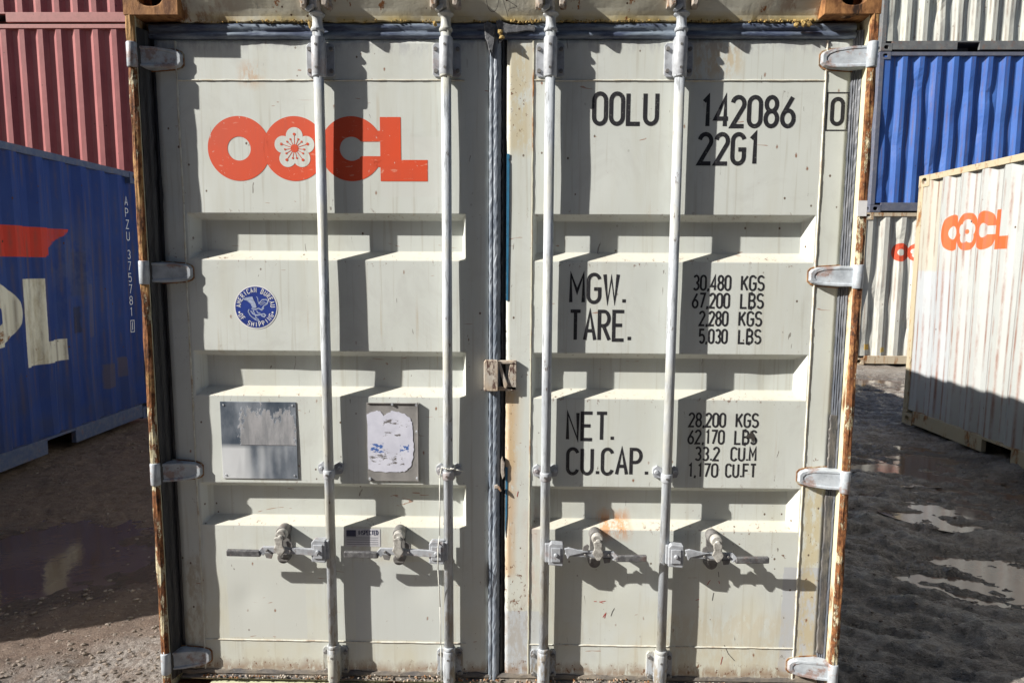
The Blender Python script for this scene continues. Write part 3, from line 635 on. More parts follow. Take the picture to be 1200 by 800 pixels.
# ================================================================== the cream container with the closed doors
T = empty('shipping_container', 'cream container facing the camera with closed double doors and orange logo', 'shipping container', (0, 0, 0))
HZ = 2.591; LEN = 6.0; PFR = -.062
for sx in (-1, 1):
    xx = sx*1.219
    bm = nb(); corr(bm, .16, LEN-.1, .155, HZ-.06, lambda a, d, z, sx=sx: (sx*(1.205-d), a, z)); obj('side_wall', bm, M_cream, T)
    bm = nb(); x0, x1 = sorted((xx-sx*.003, xx-sx*.06)); box(bm, x0, x1, .12, LEN-.178, HZ-.062, HZ-.002); obj('top_rail', bm, M_creamrust, T, .004)
    bm = nb(); box(bm, x0, x1, .12, LEN-.178, .02, .158); obj('bottom_rail', bm, M_creamrust, T, .004)
    # corner post: rounded outer bar, recessed web behind it
    bm = nb(); o = []
    xo, xi = 1.219, 1.189
    prof = [(xo, .12), (xo, PFR+.012), (xo-.002, PFR+.006), (xo-.007, PFR+.001), (xo-.014, PFR), (xi+.010, PFR), (xi+.003, PFR+.003), (xi, PFR+.010), (xi, -.045), (xi+.004, -.040), (xi+.004, .022), (1.14, .024), (1.14, .12)]
    NZ = 60; rows = []
    for k in range(NZ+1):
        z = .118+(HZ-.236)*k/NZ
        rows.append([bm.verts.new((sx*(px+.0012*math.sin(z*31+i)*(i < 7)), py+.0012*math.sin(z*23+i*2)*(i < 7), z)) for i, (px, py) in enumerate(prof)])
    for a, b in zip(rows, rows[1:]):
        for i in range(len(prof)): j = (i+1) % len(prof); f_ = bm.faces.new((a[i], a[j], b[j], b[i])); f_.material_index = 1 if i in (7, 8, 9, 10, 11) else 0
    obj('corner_post', bm, [M_post, M_creamrust], T)
    for z in (0, HZ-.118):
        bm = casting(sx*1.219, PFR, z, -sx, 1); obj('corner_casting', bm, [M_cast, M_pinkd], T, .004)
        bm = casting(sx*1.219, LEN, z, -sx, -1); obj('corner_casting', bm, [M_cast, M_pinkd], T)
    bm = nb(); x0, x1 = sorted((xx, xx-sx*.1)); box(bm, x0, x1, LEN-.08, LEN, .118, HZ-.118); obj('corner_post', bm, M_post, T, .006)
bm = nb(); corr(bm, .06, LEN-.06, 0, 1, lambda a, d, z: (-1.16+z*2.32, a, HZ-.012-d*.5)); obj('roof', bm, M_cream, T)
bm = nb(); corr(bm, -1.12, 1.12, .14, HZ-.1, lambda a, d, z: (a, LEN-.02-d, z)); box(bm, -1.05, 1.05, LEN-.06, LEN-.004, HZ-.11, HZ-.004); obj('end_wall', bm, M_cream, T)
bm = nb(); box(bm, -1.14, 1.14, .05, LEN-.05, .12, .15); obj('floor', bm, M_dark, T)

# header above the doors: concave pressed beam
def header_mat():
    s = NT('cream_header_paint'); s.oc()
    c = s.mix(s.ramp(s.noise(5, 5, .6, (1, 1, .5)), .35, .7), (.58, .575, .50), (.50, .48, .38))
    c = s.mix(s.mul(s.ramp(s.z, 2.50, 2.475), s.ramp(s.noise(8, 4, .6, (1, 1, 1)), .35, .55, 0, .8)), c, (.48, .37, .13))
    ends = s.ramp(s.math('ABSOLUTE', s.x), .82, 1.06); c = s.mix(s.mul(ends, s.ramp(s.noise(13, 6, .7, (1, 1, .35)), .43, .52)), c, (.24, .10, .035))
    c = s.mix(s.ramp(s.noise(16, 6, .72, (1, 1, .45), (6, 1, 1)), .62, .65), c, (.26, .11, .04))
    d, cc = s.vor(38); sz = s.new("ShaderNodeSeparateColor"); s.t.links.new(cc, sz.inputs[0]); c = s.mix(s.mul(s.ramp(d, .1, .16, 1, 0), s.math('GREATER_THAN', sz.outputs[0], .85)), c, RUSTD)
    s.bump(s.noise(9, 5, .6), .008, .35); return s.fin(c, .5, 0, .35)
M_head = header_mat()
bm = nb(); hp = [(-.050, HZ-.002), (-.048, 2.560), (-.036, 2.530), (-.024, 2.505), (-.015, 2.484), (-.012, 2.470), (-.006, 2.468), (.10, 2.468), (.10, HZ-.002)]
xs = np.linspace(-1.058, 1.058, 120); rows = [[bm.verts.new((x, y+.0015*math.sin(x*17+i), z+(.0018*math.sin(x*61)+.0015*math.sin(x*143+1) if i in (5, 6) else 0))) for i, (y, z) in enumerate(hp)] for x in xs]
for a, b in zip(rows, rows[1:]):
    for i in range(len(hp)): bm.faces.new((a[i], b[i], b[(i+1) % len(hp)], a[(i+1) % len(hp)]))
obj('door_header', bm, M_head, T)
# sill
bm = nb(); box(bm, -1.06, 1.06, -.045, .10, .02, .135); box(bm, -1.14, 1.14, -.005, .10, .135, .150); obj('door_sill', bm, M_creamrust, T, .004)

# ---- door skin
RZ = [(1.844, 1.824, 1.716, 1.686), (1.368, 1.348, 1.236, 1.208), (.889, .868, .757, .731)]
RD = .039
def sstep(t): t = min(1, max(0, t)); return t
DENTS = [(-.30, .52, .07, .0035), (-.92, .45, .05, .0025), (.42, .55, .06, .003), (.86, .40, .08, .0035), (-.40, 1.30, .09, .003), (.55, 1.60, .07, .002), (-1.11, .70, .05, .004), (-1.12, 1.9, .06, .003), (1.12, .55, .05, .003), (.30, 1.98, .10, .002), (-.66, 1.28, .05, .0022), (.95, 1.28, .05, .003)]
def undul(x, z): return sum(d*math.exp(-((x-a)**2+(z-b)**2)/r_**2) for a, b, r_, d in DENTS if abs(x-a) < .25 and abs(z-b) < .25)+.0011*math.sin(x*5.1+z*2.2+.5)*math.sin(z*6.3+x*1.3)+.0007*math.sin(z*9.1+x*4.3+2)
def recess(x, z, xo, xi):
    """xo outer hinge end, xi centre end (sign of the door in xo)"""
    s = 1 if xo > 0 else -1; ax = s*x; lo, hi = s*xi, s*xo
    fx = sstep(min((ax-lo)/.012, (hi-ax)/.030)) if lo < ax < hi else 0
    if fx == 0: return 0
    fz = 0
    for a, b, c, d in RZ:
        if d < z < a: fz = sstep(min((a-z)/(a-b), (z-d)/(c-d)))
    return RD*min(fx, fz)
def lines(a, b, st, extra):
    v = list(np.linspace(a, b, int((b-a)/st)+1))
    for e in extra: v += [e-.003, e-.001, e+.001, e+.003]
    v = sorted(x for x in v if a <= x <= b); out = [v[0]]
    for x in v[1:]:
        if x-out[-1] > .0009: out.append(x)
    return out
def dface(x, z, sgn): return recess(x, z, 1.074*sgn, .112*sgn if sgn < 0 else .120)+undul(x, z)
def paintY(sgn, off=.0006): return lambda x, z: dface(x, z, sgn)-off
def bead(bm, p0, p1, sgn, r=.0028, n=40, rr=random.Random(2)):
    pts = []
    for i in range(n+1):
        t = i/n; x = p0[0]+(p1[0]-p0[0])*t; z = p0[1]+(p1[1]-p0[1])*t; pts.append((x+rr.uniform(-.0007, .0007), dface(x, z, sgn)-.0003, z+rr.uniform(-.0007, .0007)))
    for a, b in zip(pts, pts[1:]): tube(bm, a, b, r*rr.uniform(.85, 1.15), n=8, caps=False)
M_bead = metal_paint('cream_weld_bead_paint', (.58, .58, .52), (.40, .33, .22), .5, .8, 22, .22, (1, 1, 1))
doors = {}
for sgn in (-1, 1):
    x0, x1 = (-1.156, -.034) if sgn < 0 else (.027, 1.166)
    bm = nb(); xi = .112 if sgn < 0 else .120
    XL = lines(x0, x1, .016, [sgn*1.074, sgn*1.044, sgn*xi, sgn*(xi+.012)]); ex = []
    for r in RZ: ex += list(r)
    ZL = lines(.163, 2.414, .014, ex)
    rows = [[bm.verts.new((x, dface(x, z, sgn), z)) for x in XL] for z in ZL]
    for a, b in zip(rows, rows[1:]):
        for i in range(len(XL)-1): bm.faces.new((a[i], a[i+1], b[i+1], b[i])).smooth = True
    # edge returns so the leaf has its real thickness
    def strip(vs, dy=.045):
        bk = [bm.verts.new((v.co.x, dy, v.co.z)) for v in vs]
        for i in range(len(vs)-1): bm.faces.new((vs[i], vs[i+1], bk[i+1], bk[i]))
        return bk
    strip(rows[0]); strip(rows[-1]); strip([r[0] for r in rows]); strip([r[-1] for r in rows])
    bmesh.ops.recalc_face_normals(bm, faces=bm.faces[:])
    d = obj('door', bm, M_cream, T, fixn=False)
    # smooth by angle without operators
    doors[sgn] = d
    bm = nb(); a, b = (-1.085, -.115) if sgn < 0 else (.118, 1.082)
    bead(bm, (a, 2.284), (b, 2.284), sgn); bead(bm, (a, .291), (b, .291), sgn)
    o = -1.085 if sgn < 0 else 1.082
    for z0, z1 in ((.17, 2.41),): bead(bm, (o, z0), (o, z1), sgn, .0034, 90)
    obj('weld_bead', bm, M_bead, d)
    if sgn > 0: bm = nb(); bead(bm, (.1155, .17), (.1155, 2.41), sgn, .0032, 90); obj('seam_bead', bm, rust_paint('rusting_seam', (.34, .33, .27), .42, 14, (1, 1, .4)), d)

# ---- painted writing
def put_text(items, d, sgn, wd, name='lettering', mat=None):
    yf = paintY(sgn)
    for t, x0, x1, z0, z1 in items:
        bm = nb(); text(bm, t, x0, x1, z0, z1, yf, wd); obj(name, bm, mat or M_let, d, fixn=False)
put_text([("OOLU", .312, .536, 2.137, 2.249)], doors[1], 1, .0140)
put_text([("142086", .672, .990, 2.130, 2.238), ("22G1", .668, .876, 2.008, 2.118)], doors[1], 1, .0140)
bm = nb(); text(bm, "0", 1.1025, 1.1505, 2.138, 2.232, paintY(1), .0130); obj('lettering', bm, M_let, doors[1], fixn=False); bm = nb()
ribbon(bm, [(1.0915, 2.124), (1.1615, 2.124), (1.1615, 2.245), (1.0915, 2.245)], .0042, paintY(1), closed=True); obj('lettering_frame', bm, M_let, doors[1], fixn=False)
put_text([("MGW.", .245, .442, 1.540, 1.648), ("TARE.", .245, .463, 1.410, 1.521), ("NET.", .241, .412, 1.056, 1.163), ("CU.CAP.", .243, .536, .931, 1.034)], doors[1], 1, .0120)
put_text([("30,480", .668, .800, 1.588, 1.643), ("KGS", .832, .914, 1.588, 1.643), ("67,200", .667, .798, 1.527, 1.582), ("LBS", .832, .914, 1.527, 1.582),
          ("2,280", .693, .795, 1.466, 1.520), ("KGS", .829, .911, 1.466, 1.520), ("5,030", .695, .795, 1.405, 1.458), ("LBS", .830, .911, 1.405, 1.458),
          ("28,200", .670, .802, 1.109, 1.163), ("KGS", .835, .917, 1.109, 1.163), ("62,170", .669, .800, 1.048, 1.102), ("LBS", .833, .914, 1.048, 1.102),
          ("33.2", .696, .785, .988, 1.041), ("CU.M", .822, .914, .988, 1.041), ("1,170", .673, .782, .928, .981), ("CU.FT", .806, .917, .928, .981)], doors[1], 1, .0068, 'lettering', M_let)

# ---- four-letter logo, left door
bm = nb(); yf = paintY(-1); R0 = .1075; cz = 2.060
def ring(bm, cx, cz, ri, ro, yf, n=64, a0=0, a1=360, holes=None, mi=0):
    m = 5; V = []
    for i in range(n+1):
        t = rad(a0+(a1-a0)*i/n); V.append([bm.verts.new((cx+(ri+(ro-ri)*k/m)*math.cos(t), yf(cx+(ri+(ro-ri)*k/m)*math.cos(t), cz+(ri+(ro-ri)*k/m)*math.sin(t)), cz+(ri+(ro-ri)*k/m)*math.sin(t))) for k in range(m+1)])
    for i in range(n):
        for k in range(m): bm.faces.new((V[i][k], V[i][k+1], V[i+1][k+1], V[i+1][k])).material_index = mi
def flat(bm, x0, x1, z0, z1, yf, n=6, mi=0):
    V = [[bm.verts.new((x0+(x1-x0)*i/n, yf(x0+(x1-x0)*i/n, z0+(z1-z0)*j/n), z0+(z1-z0)*j/n)) for j in range(n+1)] for i in range(n+1)]
    for i in range(n):
        for j in range(n): bm.faces.new((V[i][j], V[i+1][j], V[i+1][j+1], V[i][j+1])).material_index = mi
o1, o2, c3 = -.8830, -.6930, -.4990
ring(bm, o1, cz, R0*.37, R0, yf)
ring(bm, o2, cz, .004, R0, yf)
aC = math.degrees(math.asin(.024/R0)); n = 60; m = 5
# C with a straight slot: inner radius follows max(inner circle, slot)
V = []
for i in range(n+1):
    t = rad(13+(360-26)*i/n); c, s_ = math.cos(t), math.sin(t); ri = R0*.37
    if c > 0 and abs(ri*s_) < .024 and abs(s_) > 1e-6: ri = min(R0, .024/abs(s_))
    V.append([bm.verts.new((c3+(ri+(R0-ri)*k/m)*c, yf(c3+(ri+(R0-ri)*k/m)*c, cz+(ri+(R0-ri)*k/m)*s_), cz+(ri+(R0-ri)*k/m)*s_)) for k in range(m+1)])
for i in range(n):
    for k in range(m): bm.faces.new((V[i][k], V[i][k+1], V[i+1][k+1], V[i+1][k]))
lx = -.4015
flat(bm, lx, -.331, 1.953, 2.165, yf); flat(bm, -.331, -.241, 1.953, 2.024, yf)
flat(bm, lx-.022, lx, cz+.0245, cz+.060, yf, 2); flat(bm, lx-.022, lx, cz-.060, cz-.0245, yf, 2)
obj('logo', bm, M_orange, doors[-1], fixn=False)
bm = nb(); yf2 = paintY(-1, .0011); fz = cz+.001
pts = []
for i in range(140):
    t = 2*math.pi*i/140; best = 0
    for k in range(5):
        a = rad(90+72*k); dx, dz = .0415*math.cos(a), .0415*math.sin(a); b = dx*math.cos(t)+dz*math.sin(t); disc = b*b-(.0415**2-.0285**2)
        if disc >= 0: best = max(best, b+math.sqrt(disc))
    pts.append((o2+best*math.cos(t), fz+best*math.sin(t)))
cv = bm.verts.new((o2, yf2(o2, fz), fz)); vs = [bm.verts.new((x, yf2(x, z), z)) for x, z in pts]
for i in range(140): bm.faces.new((cv, vs[i], vs[(i+1) % 140]))
obj('logo_flower', bm, M_cream, doors[-1], fixn=False)
bm = nb(); yf3 = paintY(-1, .0015); ring(bm, o2, fz, .0005, .0135, yf3, 24)
for k in range(5):
    for da, L in ((0, .047), (24, .033), (48, .033)):
        a = rad(90+72*k+da); ribbon(bm, [(o2+.01*math.cos(a), fz+.01*math.sin(a)), (o2+L*math.cos(a), fz+L*math.sin(a))], .0019, yf3)
        ring(bm, o2+L*math.cos(a), fz+L*math.sin(a), .0003, .0048 if da == 0 else .0034, paintY(-1, .0017), 12)
obj('logo_stamens', bm, M_orange, doors[-1], fixn=False)

# ---- round classification emblem
ex, ez, er = -.846, 1.521, .0725
bm = nb(); ring(bm, ex, ez, .0005, er*1.05, paintY(-1, .0008), 64); em = obj('emblem', bm, M_white, doors[-1], fixn=False)
bm = nb(); ring(bm, ex, ez, .0005, er*.99, paintY(-1, .0012), 64); obj('emblem_field', bm, M_navy, doors[-1], fixn=False)
bm = nb(); yf = paintY(-1, .0016)
text_arc(bm, "AMERICAN BUREAU", ex, ez, er*.83, 90, er*.21, 12.2, yf, .0024)
text_arc(bm, "OF SHIPPING", ex, ez, er*.83, 270, er*.21, 12.5, yf, .0024, inward=True)
for a in (197, -17): ring(bm, ex+er*.84*math.cos(rad(a)), ez+er*.84*math.sin(rad(a)), .0002, .0035, yf, 10)
obj('emblem_lettering', bm, M_white, doors[-1], fixn=False)
bm = nb()
def E_(pts, wd): ribbon(bm, [(ex+(x-390)/280*er, ez-(y-393)/280*er) for x, y in pts], wd, yf)
def EP(pts):
    v = [bm.verts.new((ex+(x-390)/280*er, yf(ex, ez)-.0002, ez-(y-393)/280*er)) for x, y in pts]; bm.faces.new(v)
EP([(215, 285), (255, 262), (350, 250), (368, 300), (392, 350), (402, 392), (380, 405), (345, 402), (322, 345), (275, 305)])
E_([(405, 248), (420, 270), (425, 320), (450, 352)], .0022); E_([(430, 345), (480, 290), (535, 288), (560, 310), (545, 345), (500, 372), (470, 415)], .0036)
E_([(445, 350), (490, 318), (520, 318)], .0022); E_([(455, 365), (500, 340), (540, 335)], .0022)
E_([(300, 420), (285, 450), (310, 500), (345, 535), (380, 560), (440, 582)], .0030); E_([(330, 410), (380, 425), (430, 405), (470, 430), (500, 400)], .0040)
E_([(320, 440), (350, 480), (400, 500), (450, 490), (500, 480), (520, 500), (500, 520), (460, 505)], .0044); E_([(350, 430), (370, 470), (395, 545)], .0030); E_([(400, 440), (420, 470), (450, 470)], .0034)
E_([(330, 520), (370, 545), (400, 540), (430, 565)], .0032)
obj('emblem_eagle', bm, M_pale, doors[-1], fixn=False)

# ---- aluminium data plate with torn label
def plate_mat():
    s = NT('scuffed_aluminium_plate'); s.oc(); u, v = s.x, s.z
    n = s.noise(9, 5, .6, (1, 1, .5)); c = s.mix(s.ramp(n, .38, .62), (.085, .11, .145), (.26, .29, .335))
    blot = s.mul(s.ramp(v, 1.035, 1.015), 1.0); c = s.mix(s.mul(blot, s.ramp(s.noise(6, 3, .6, (1, 1, .15), (2, 0, 0)), .42, .55)), c, (.74, .77, .80))
    e = s.mul(s.sub(s.noise(26, 6, .75, (1, 1, .45), (1, 1, 1)), .5), .34)
    lab = s.box(s.add(u, s.mul(e, .35)), s.add(v, e), -.918, -.722, .98, 1.150, .001)
    lab = s.mul(lab, s.ramp(v, 1.028, 1.030)); lc = s.mix(s.ramp(s.noise(25, 5, .7, (1, 1, .25)), .4, .6), (.46, .46, .48), (.30, .31, .33))
    c = s.mix(lab, c, lc); s.bump(s.add(lab, s.mul(n, .3)), .0015, .7)
    return s.fin(c, s.ramp(n, .3, .6, .28, .5), .35)
bm = nb(); box(bm, -.987, -.716, -.0028, -.0008, .906, 1.186); dp = obj('data_plate', bm, plate_mat(), doors[-1], .0008)
for x in (-.975, -.728):
    for z in (.918, 1.174): bm = nb(); tube(bm, (x, -.0025, z), (x, -.0048, z), .004, .003, 10); obj('rivet', bm, M_gal, doors[-1])
# ---- document plate with a torn white sheet
def grey_plate():
    s = NT('brown_grey_plate'); n = s.noise(14, 5, .6); return s.fin(s.mix(s.ramp(n, .35, .65), (.185, .18, .175), (.28, .27, .26)), .5)
bm = nb(); box(bm, -.463, -.284, -.0060, -.0012, .904, 1.186); box(bm, -.284, -.2805, -.014, -.0012, .904, 1.190); box(bm, -.463, -.284, -.011, -.0060, 1.1855, 1.1885); obj('document_plate', bm, grey_plate(), doors[-1], .0006)
for x, z in ((-.372, 1.183), (-.286, 1.181), (-.286, 1.085), (-.286, .915), (-.455, .912)): bm = nb(); tube(bm, (x, -.005, z), (x, -.0125, z), .0055, .004, 10); obj('rivet', bm, M_gal, doors[-1])
rr = random.Random(4); out = []
raw = [(-.463, 1.147), (-.435, 1.158), (-.418, 1.158), (-.403, 1.142), (-.392, 1.150), (-.372, 1.160), (-.350, 1.155), (-.325, 1.148), (-.305, 1.125), (-.300, 1.09), (-.298, 1.03), (-.300, .985), (-.312, .955), (-.330, .940), (-.372, .937), (-.44, .938), (-.463, .948)]
for (a, b), (c, d) in zip(raw, raw[1:]+raw[:1]):
    for k in range(5): out.append((a+(c-a)*k/5+rr.uniform(-.0022, .0022), b+(d-b)*k/5+rr.uniform(-.0022, .0022)))
def sheet_mat():
    s = NT('torn_white_paper'); s.oc()
    c = s.mix(s.ramp(s.noise(20, 4, .6), .4, .65), (.60, .61, .70), (.52, .53, .62)); wb = s.mul(s.sub(s.noise(45, 4, .7), .5), .02); u = s.add(s.x, wb); v = s.add(s.z, wb)
    for a, b, cc, d in ((-.452, -.405, 1.008, 1.040), (-.345, -.315, 1.012, 1.038)): c = s.mix(s.mul(s.box(u, v, a, b, cc, d), s.ramp(s.noise(110, 3, .6, (.6, 1, 1)), .50, .54)), c, (.05, .12, .36))
    for a, b, cc, d, k in ((-.405, -.31, 1.100, 1.128, .56), (-.405, -.345, 1.068, 1.082, .54), (-.455, -.33, .965, 1.01, .56), (-.405, -.345, .985, 1.03, .55)): c = s.mix(s.mul(s.box(u, v, a, b, cc, d), s.ramp(s.noise(75, 4, .65, (.5, 1, 1.4), (cc, 0, a)), k, k+.03)), c, (.13, .12, .12))
    return s.fin(c, .6)
bm = nb(); prism(bm, out, -.0074, -.0062); obj('paper_sheet', bm, sheet_mat(), doors[-1])
# ---- inspection label
bm = nb(); flat(bm, -.553, -.424, .657, .724, paintY(-1, .0009)); st = obj('inspection_label', bm, plain('white_label_paper', (.55, .55, .58), .5, 0, .15), doors[-1], fixn=False)
bm = nb(); yf = paintY(-1, .0013); flat(bm, -.547, -.512, .694, .718, yf, 2); text(bm, "INSPECTED", -.506, -.430, .700, .718, yf, .0030)
for z in (.690, .682, .673, .665): ribbon(bm, [(-.546, z), (-.432, z)], .0014, yf)
obj('label_print', bm, plain('dark_blue_ink', (.03, .035, .09), .5), doors[-1], fixn=False)
# ---- blue tape and red chalk ticks
bm = nb(); prism(bm, [(.0275, 2.045), (.037, 2.045), (.037, 2.030), (.033, 2.024), (.037, 2.018), (.036, 1.8), (.0345, 1.552), (.0275, 1.55)], -.0025, -.0012); prism(bm, [(.0275, .96), (.036, .957), (.034, .78), (.0275, .70)], -.0025, -.0012); obj('blue_tape', bm, M_tape, doors[1])
bm = nb(); rr = random.Random(9); yf = paintY(1)
for x, z, dx, dz in ((.372, .458, .022, .004), (.372, .460, .014, -.006), (.386, .400, .012, .018), (.392, .396, .004, .018), (.352, .46, .01, .0), (.76, .53, .01, .018), (.80, .545, .004, -.01), (.72, .47, .012, .004), (.07, .85, .004, .02), (.82, .225, .006, .03)):
    ribbon(bm, [(x, z), (x+dx*.5, z+dz*.6), (x+dx, z+dz)], .0022, yf)
obj('red_chalk_mark', bm, plain('red_chalk', (.42, .05, .04), .7), doors[1], fixn=False)
bm = nb()
for x, z, dx, dz in ((.415, .405, .012, .03), (.78, .47, .004, .03), (.80, .56, -.003, .02), (.83, .30, .04, -.06), (.44, .352, .0, .0)):
    if dx or dz: ribbon(bm, [(x, z), (x+dx*.4, z+dz*.55), (x+dx, z+dz)], .0020, yf)
for x, z in ((.890, 1.078),): prism(bm, [(x-.018, z-.004), (x-.004, z+.010), (x, z+.022), (x+.010, z+.008), (x+.016, z-.006), (x+.004, z-.018), (x+.002, z-.004)], -.0016, -.0004)
obj('scratch_mark', bm, plain('dark_scratch', (.05, .045, .04), .7), doors[1], fixn=False)

# ---- gaskets
def gasket(prof_x, prof_y, z0, z1, mat, name='door_gasket', seed=1, amp=.0015, n=150, parent=None):
    bm = nb(); rr = np.random.RandomState(seed); rows = []
    for k in range(n+1):
        z = z0+(z1-z0)*k/n; jit = rr.uniform(-1, 1, len(prof_x))*amp
        rows.append([bm.verts.new((x+(j if 0 < i < len(prof_x)-1 else j*1.6), y+j*.8, z)) for i, (x, y, j) in enumerate(zip(prof_x, prof_y, jit))])
    for a, b in zip(rows, rows[1:]):
        for i in range(len(prof_x)-1): bm.faces.new((a[i], a[i+1], b[i+1], b[i]))
    return obj(name, bm, mat, parent or T, fixn=False)
# centre seal: ribbed
gasket([-.033, -.031, -.027, -.022, -.018, -.0155, -.011, -.006, -.001, .003, .006, .010, .013], [.010, -.006, -.010, -.010, -.0065, -.010, -.012, -.012, -.0105, -.007, -.004, .006, .014], .15, 2.42, M_gaskg, seed=3, amp=.0011)
bm = nb(); box(bm, -.046, .028, .016, .04, .15, 2.43); box(bm, -1.20, 1.20, .048, .075, .15, 2.47); obj('door_seal_backing', bm, M_gask, T)
gasket([.008, .013, .020, .0265], [.006, .0, .004, .010], .15, 2.42, M_gask, seed=5, amp=.0022)
# hinge side seals; left one carries black up the post, painting in its shade
gasket([-1.190, -1.186, -1.181, -1.178, -1.172, -1.170, -1.162, -1.1535], [-.046, -.048, -.034, -.020, -.010, .002, .000, .003], .16, 2.44, M_gask, seed=6, amp=.0016, n=60)
gasket([1.164, 1.168, 1.171, 1.1745, 1.178, 1.181, 1.184, 1.190], [.003, -.006, -.003, -.009, -.007, -.012, -.010, -.016], .16, 2.44, M_gaskr, seed=7, amp=.0009, n=120)
# top seal: long soft roll with torn lip
bm = nb(); xs = np.linspace(-1.17, 1.17, 260); rr = np.random.RandomState(8); rows = []
for x in xs:
    j = .0014*math.sin(x*37)+.0012*math.sin(x*11+1)+rr.uniform(-.0006, .0006); t = .0022*math.sin(x*23+2)
    rows.append([bm.verts.new(p) for p in ((x, .02, 2.4685), (x, -.002+j, 2.466), (x, -.009+j, 2.459+t), (x, -.010+j, 2.449+t), (x, -.006+j, 2.443), (x, -.004, 2.438), (x, -.011+j, 2.432), (x, -.010+j, 2.422+t*.5), (x, -.004, 2.4165), (x, .02, 2.415))])
for a, b in zip(rows, rows[1:]):
    for i in range(9): bm.faces.new((a[i], b[i], b[i+1], a[i+1])).smooth = True
obj('door_gasket', bm, M_gaskt, T, fixn=False)
bm = nb(); rows = []
for x in xs:
    j = .0018*math.sin(x*57)+rr.uniform(-.0012, .0012)
    rows.append([bm.verts.new(p) for p in ((x, .02, .178+j), (x, -.006+j, .176+j), (x, -.010, .166), (x, -.006+j, .158), (x, -.016, .154+j*.5), (x, -.018, .150))])
for a, b in zip(rows, rows[1:]):
    for i in range(5): bm.faces.new((a[i], b[i], b[i+1], a[i+1]))
obj('door_gasket', bm, rubber('grey_bottom_gasket', (.09, .085, .085), (.26, .22, .17), .8, 16, (.5, 1, 1)), T, fixn=False)
# torn rubber tip over the meeting doors, crumbs of old foam under the header
bm = nb(); prism(bm, [(-.050, 2.452), (-.046, 2.463), (-.042, 2.459), (-.037, 2.468), (-.033, 2.460), (-.028, 2.463), (-.020, 2.455), (-.014, 2.45), (-.012, 2.43), (-.014, 2.40), (-.018, 2.385), (-.020, 2.366), (-.026, 2.374), (-.030, 2.360), (-.036, 2.39), (-.040, 2.405), (-.045, 2.412), (-.046, 2.43)], -.022, -.010); prism(bm, [(-.010, 2.468), (.004, 2.472), (.020, 2.462), (.04, 2.456), (.075, 2.4535), (.118, 2.454), (.121, 2.447), (.118, 2.436), (.09, 2.438), (.06, 2.432), (.03, 2.431), (.02, 2.422), (.010, 2.405), (.004, 2.398), (-.003, 2.412), (-.002, 2.43)], -.017, -.008); obj('torn_gasket_end', bm, rubber('torn_grey_rubber', (.05, .055, .065), (.20, .20, .21), .8, 60, (1, 1, 1)), T, .002)
bm = nb(); rr = random.Random(12)
def crumb(x, y, z, r):
    lump(bm, (x, y, z), r, rn=rr, lo=.6, hi=1.4)
for k in range(520):
    x = rr.uniform(-1.05, 1.05); dens = 1 if (-.80 < x < -.62 or .03 < x < .14 or .17 < x < .5 or .62 < x < .93 or .93 < x < 1.04) else .25
    if rr.random() < dens: crumb(x, rr.uniform(-.017, -.010), 2.467+rr.uniform(-.003, .005), rr.uniform(.0012, .0036)*(1.4 if .03 < x < .14 or x > .95 else 1))
for x, z in ((-.622, 2.458), (-.620, 2.448), (.585, 2.452), (-.21, 2.456), (.012, 2.415), (.006, 2.432), (.99, 2.452), (1.01, 2.455), (.97, 2.452)): crumb(x, -.024, z, .009)
tag(obj('foam_residue', bm, M_foam, T), kind='stuff')
bm = nb(); rr = random.Random(13)
for k in range(420):
    x = rr.uniform(-1.1, 1.1); crumb(x, rr.uniform(-.026, -.012), .158+rr.uniform(-.006, .014)*(1 if -.5 < x < -.2 or .2 < x < .6 else .4), rr.uniform(.0015, .0045))
tag(obj('debris_on_sill', bm, rust_paint('sill_debris', (.42, .38, .33), .5, 40, (1, 1, 1)), T), kind='stuff')

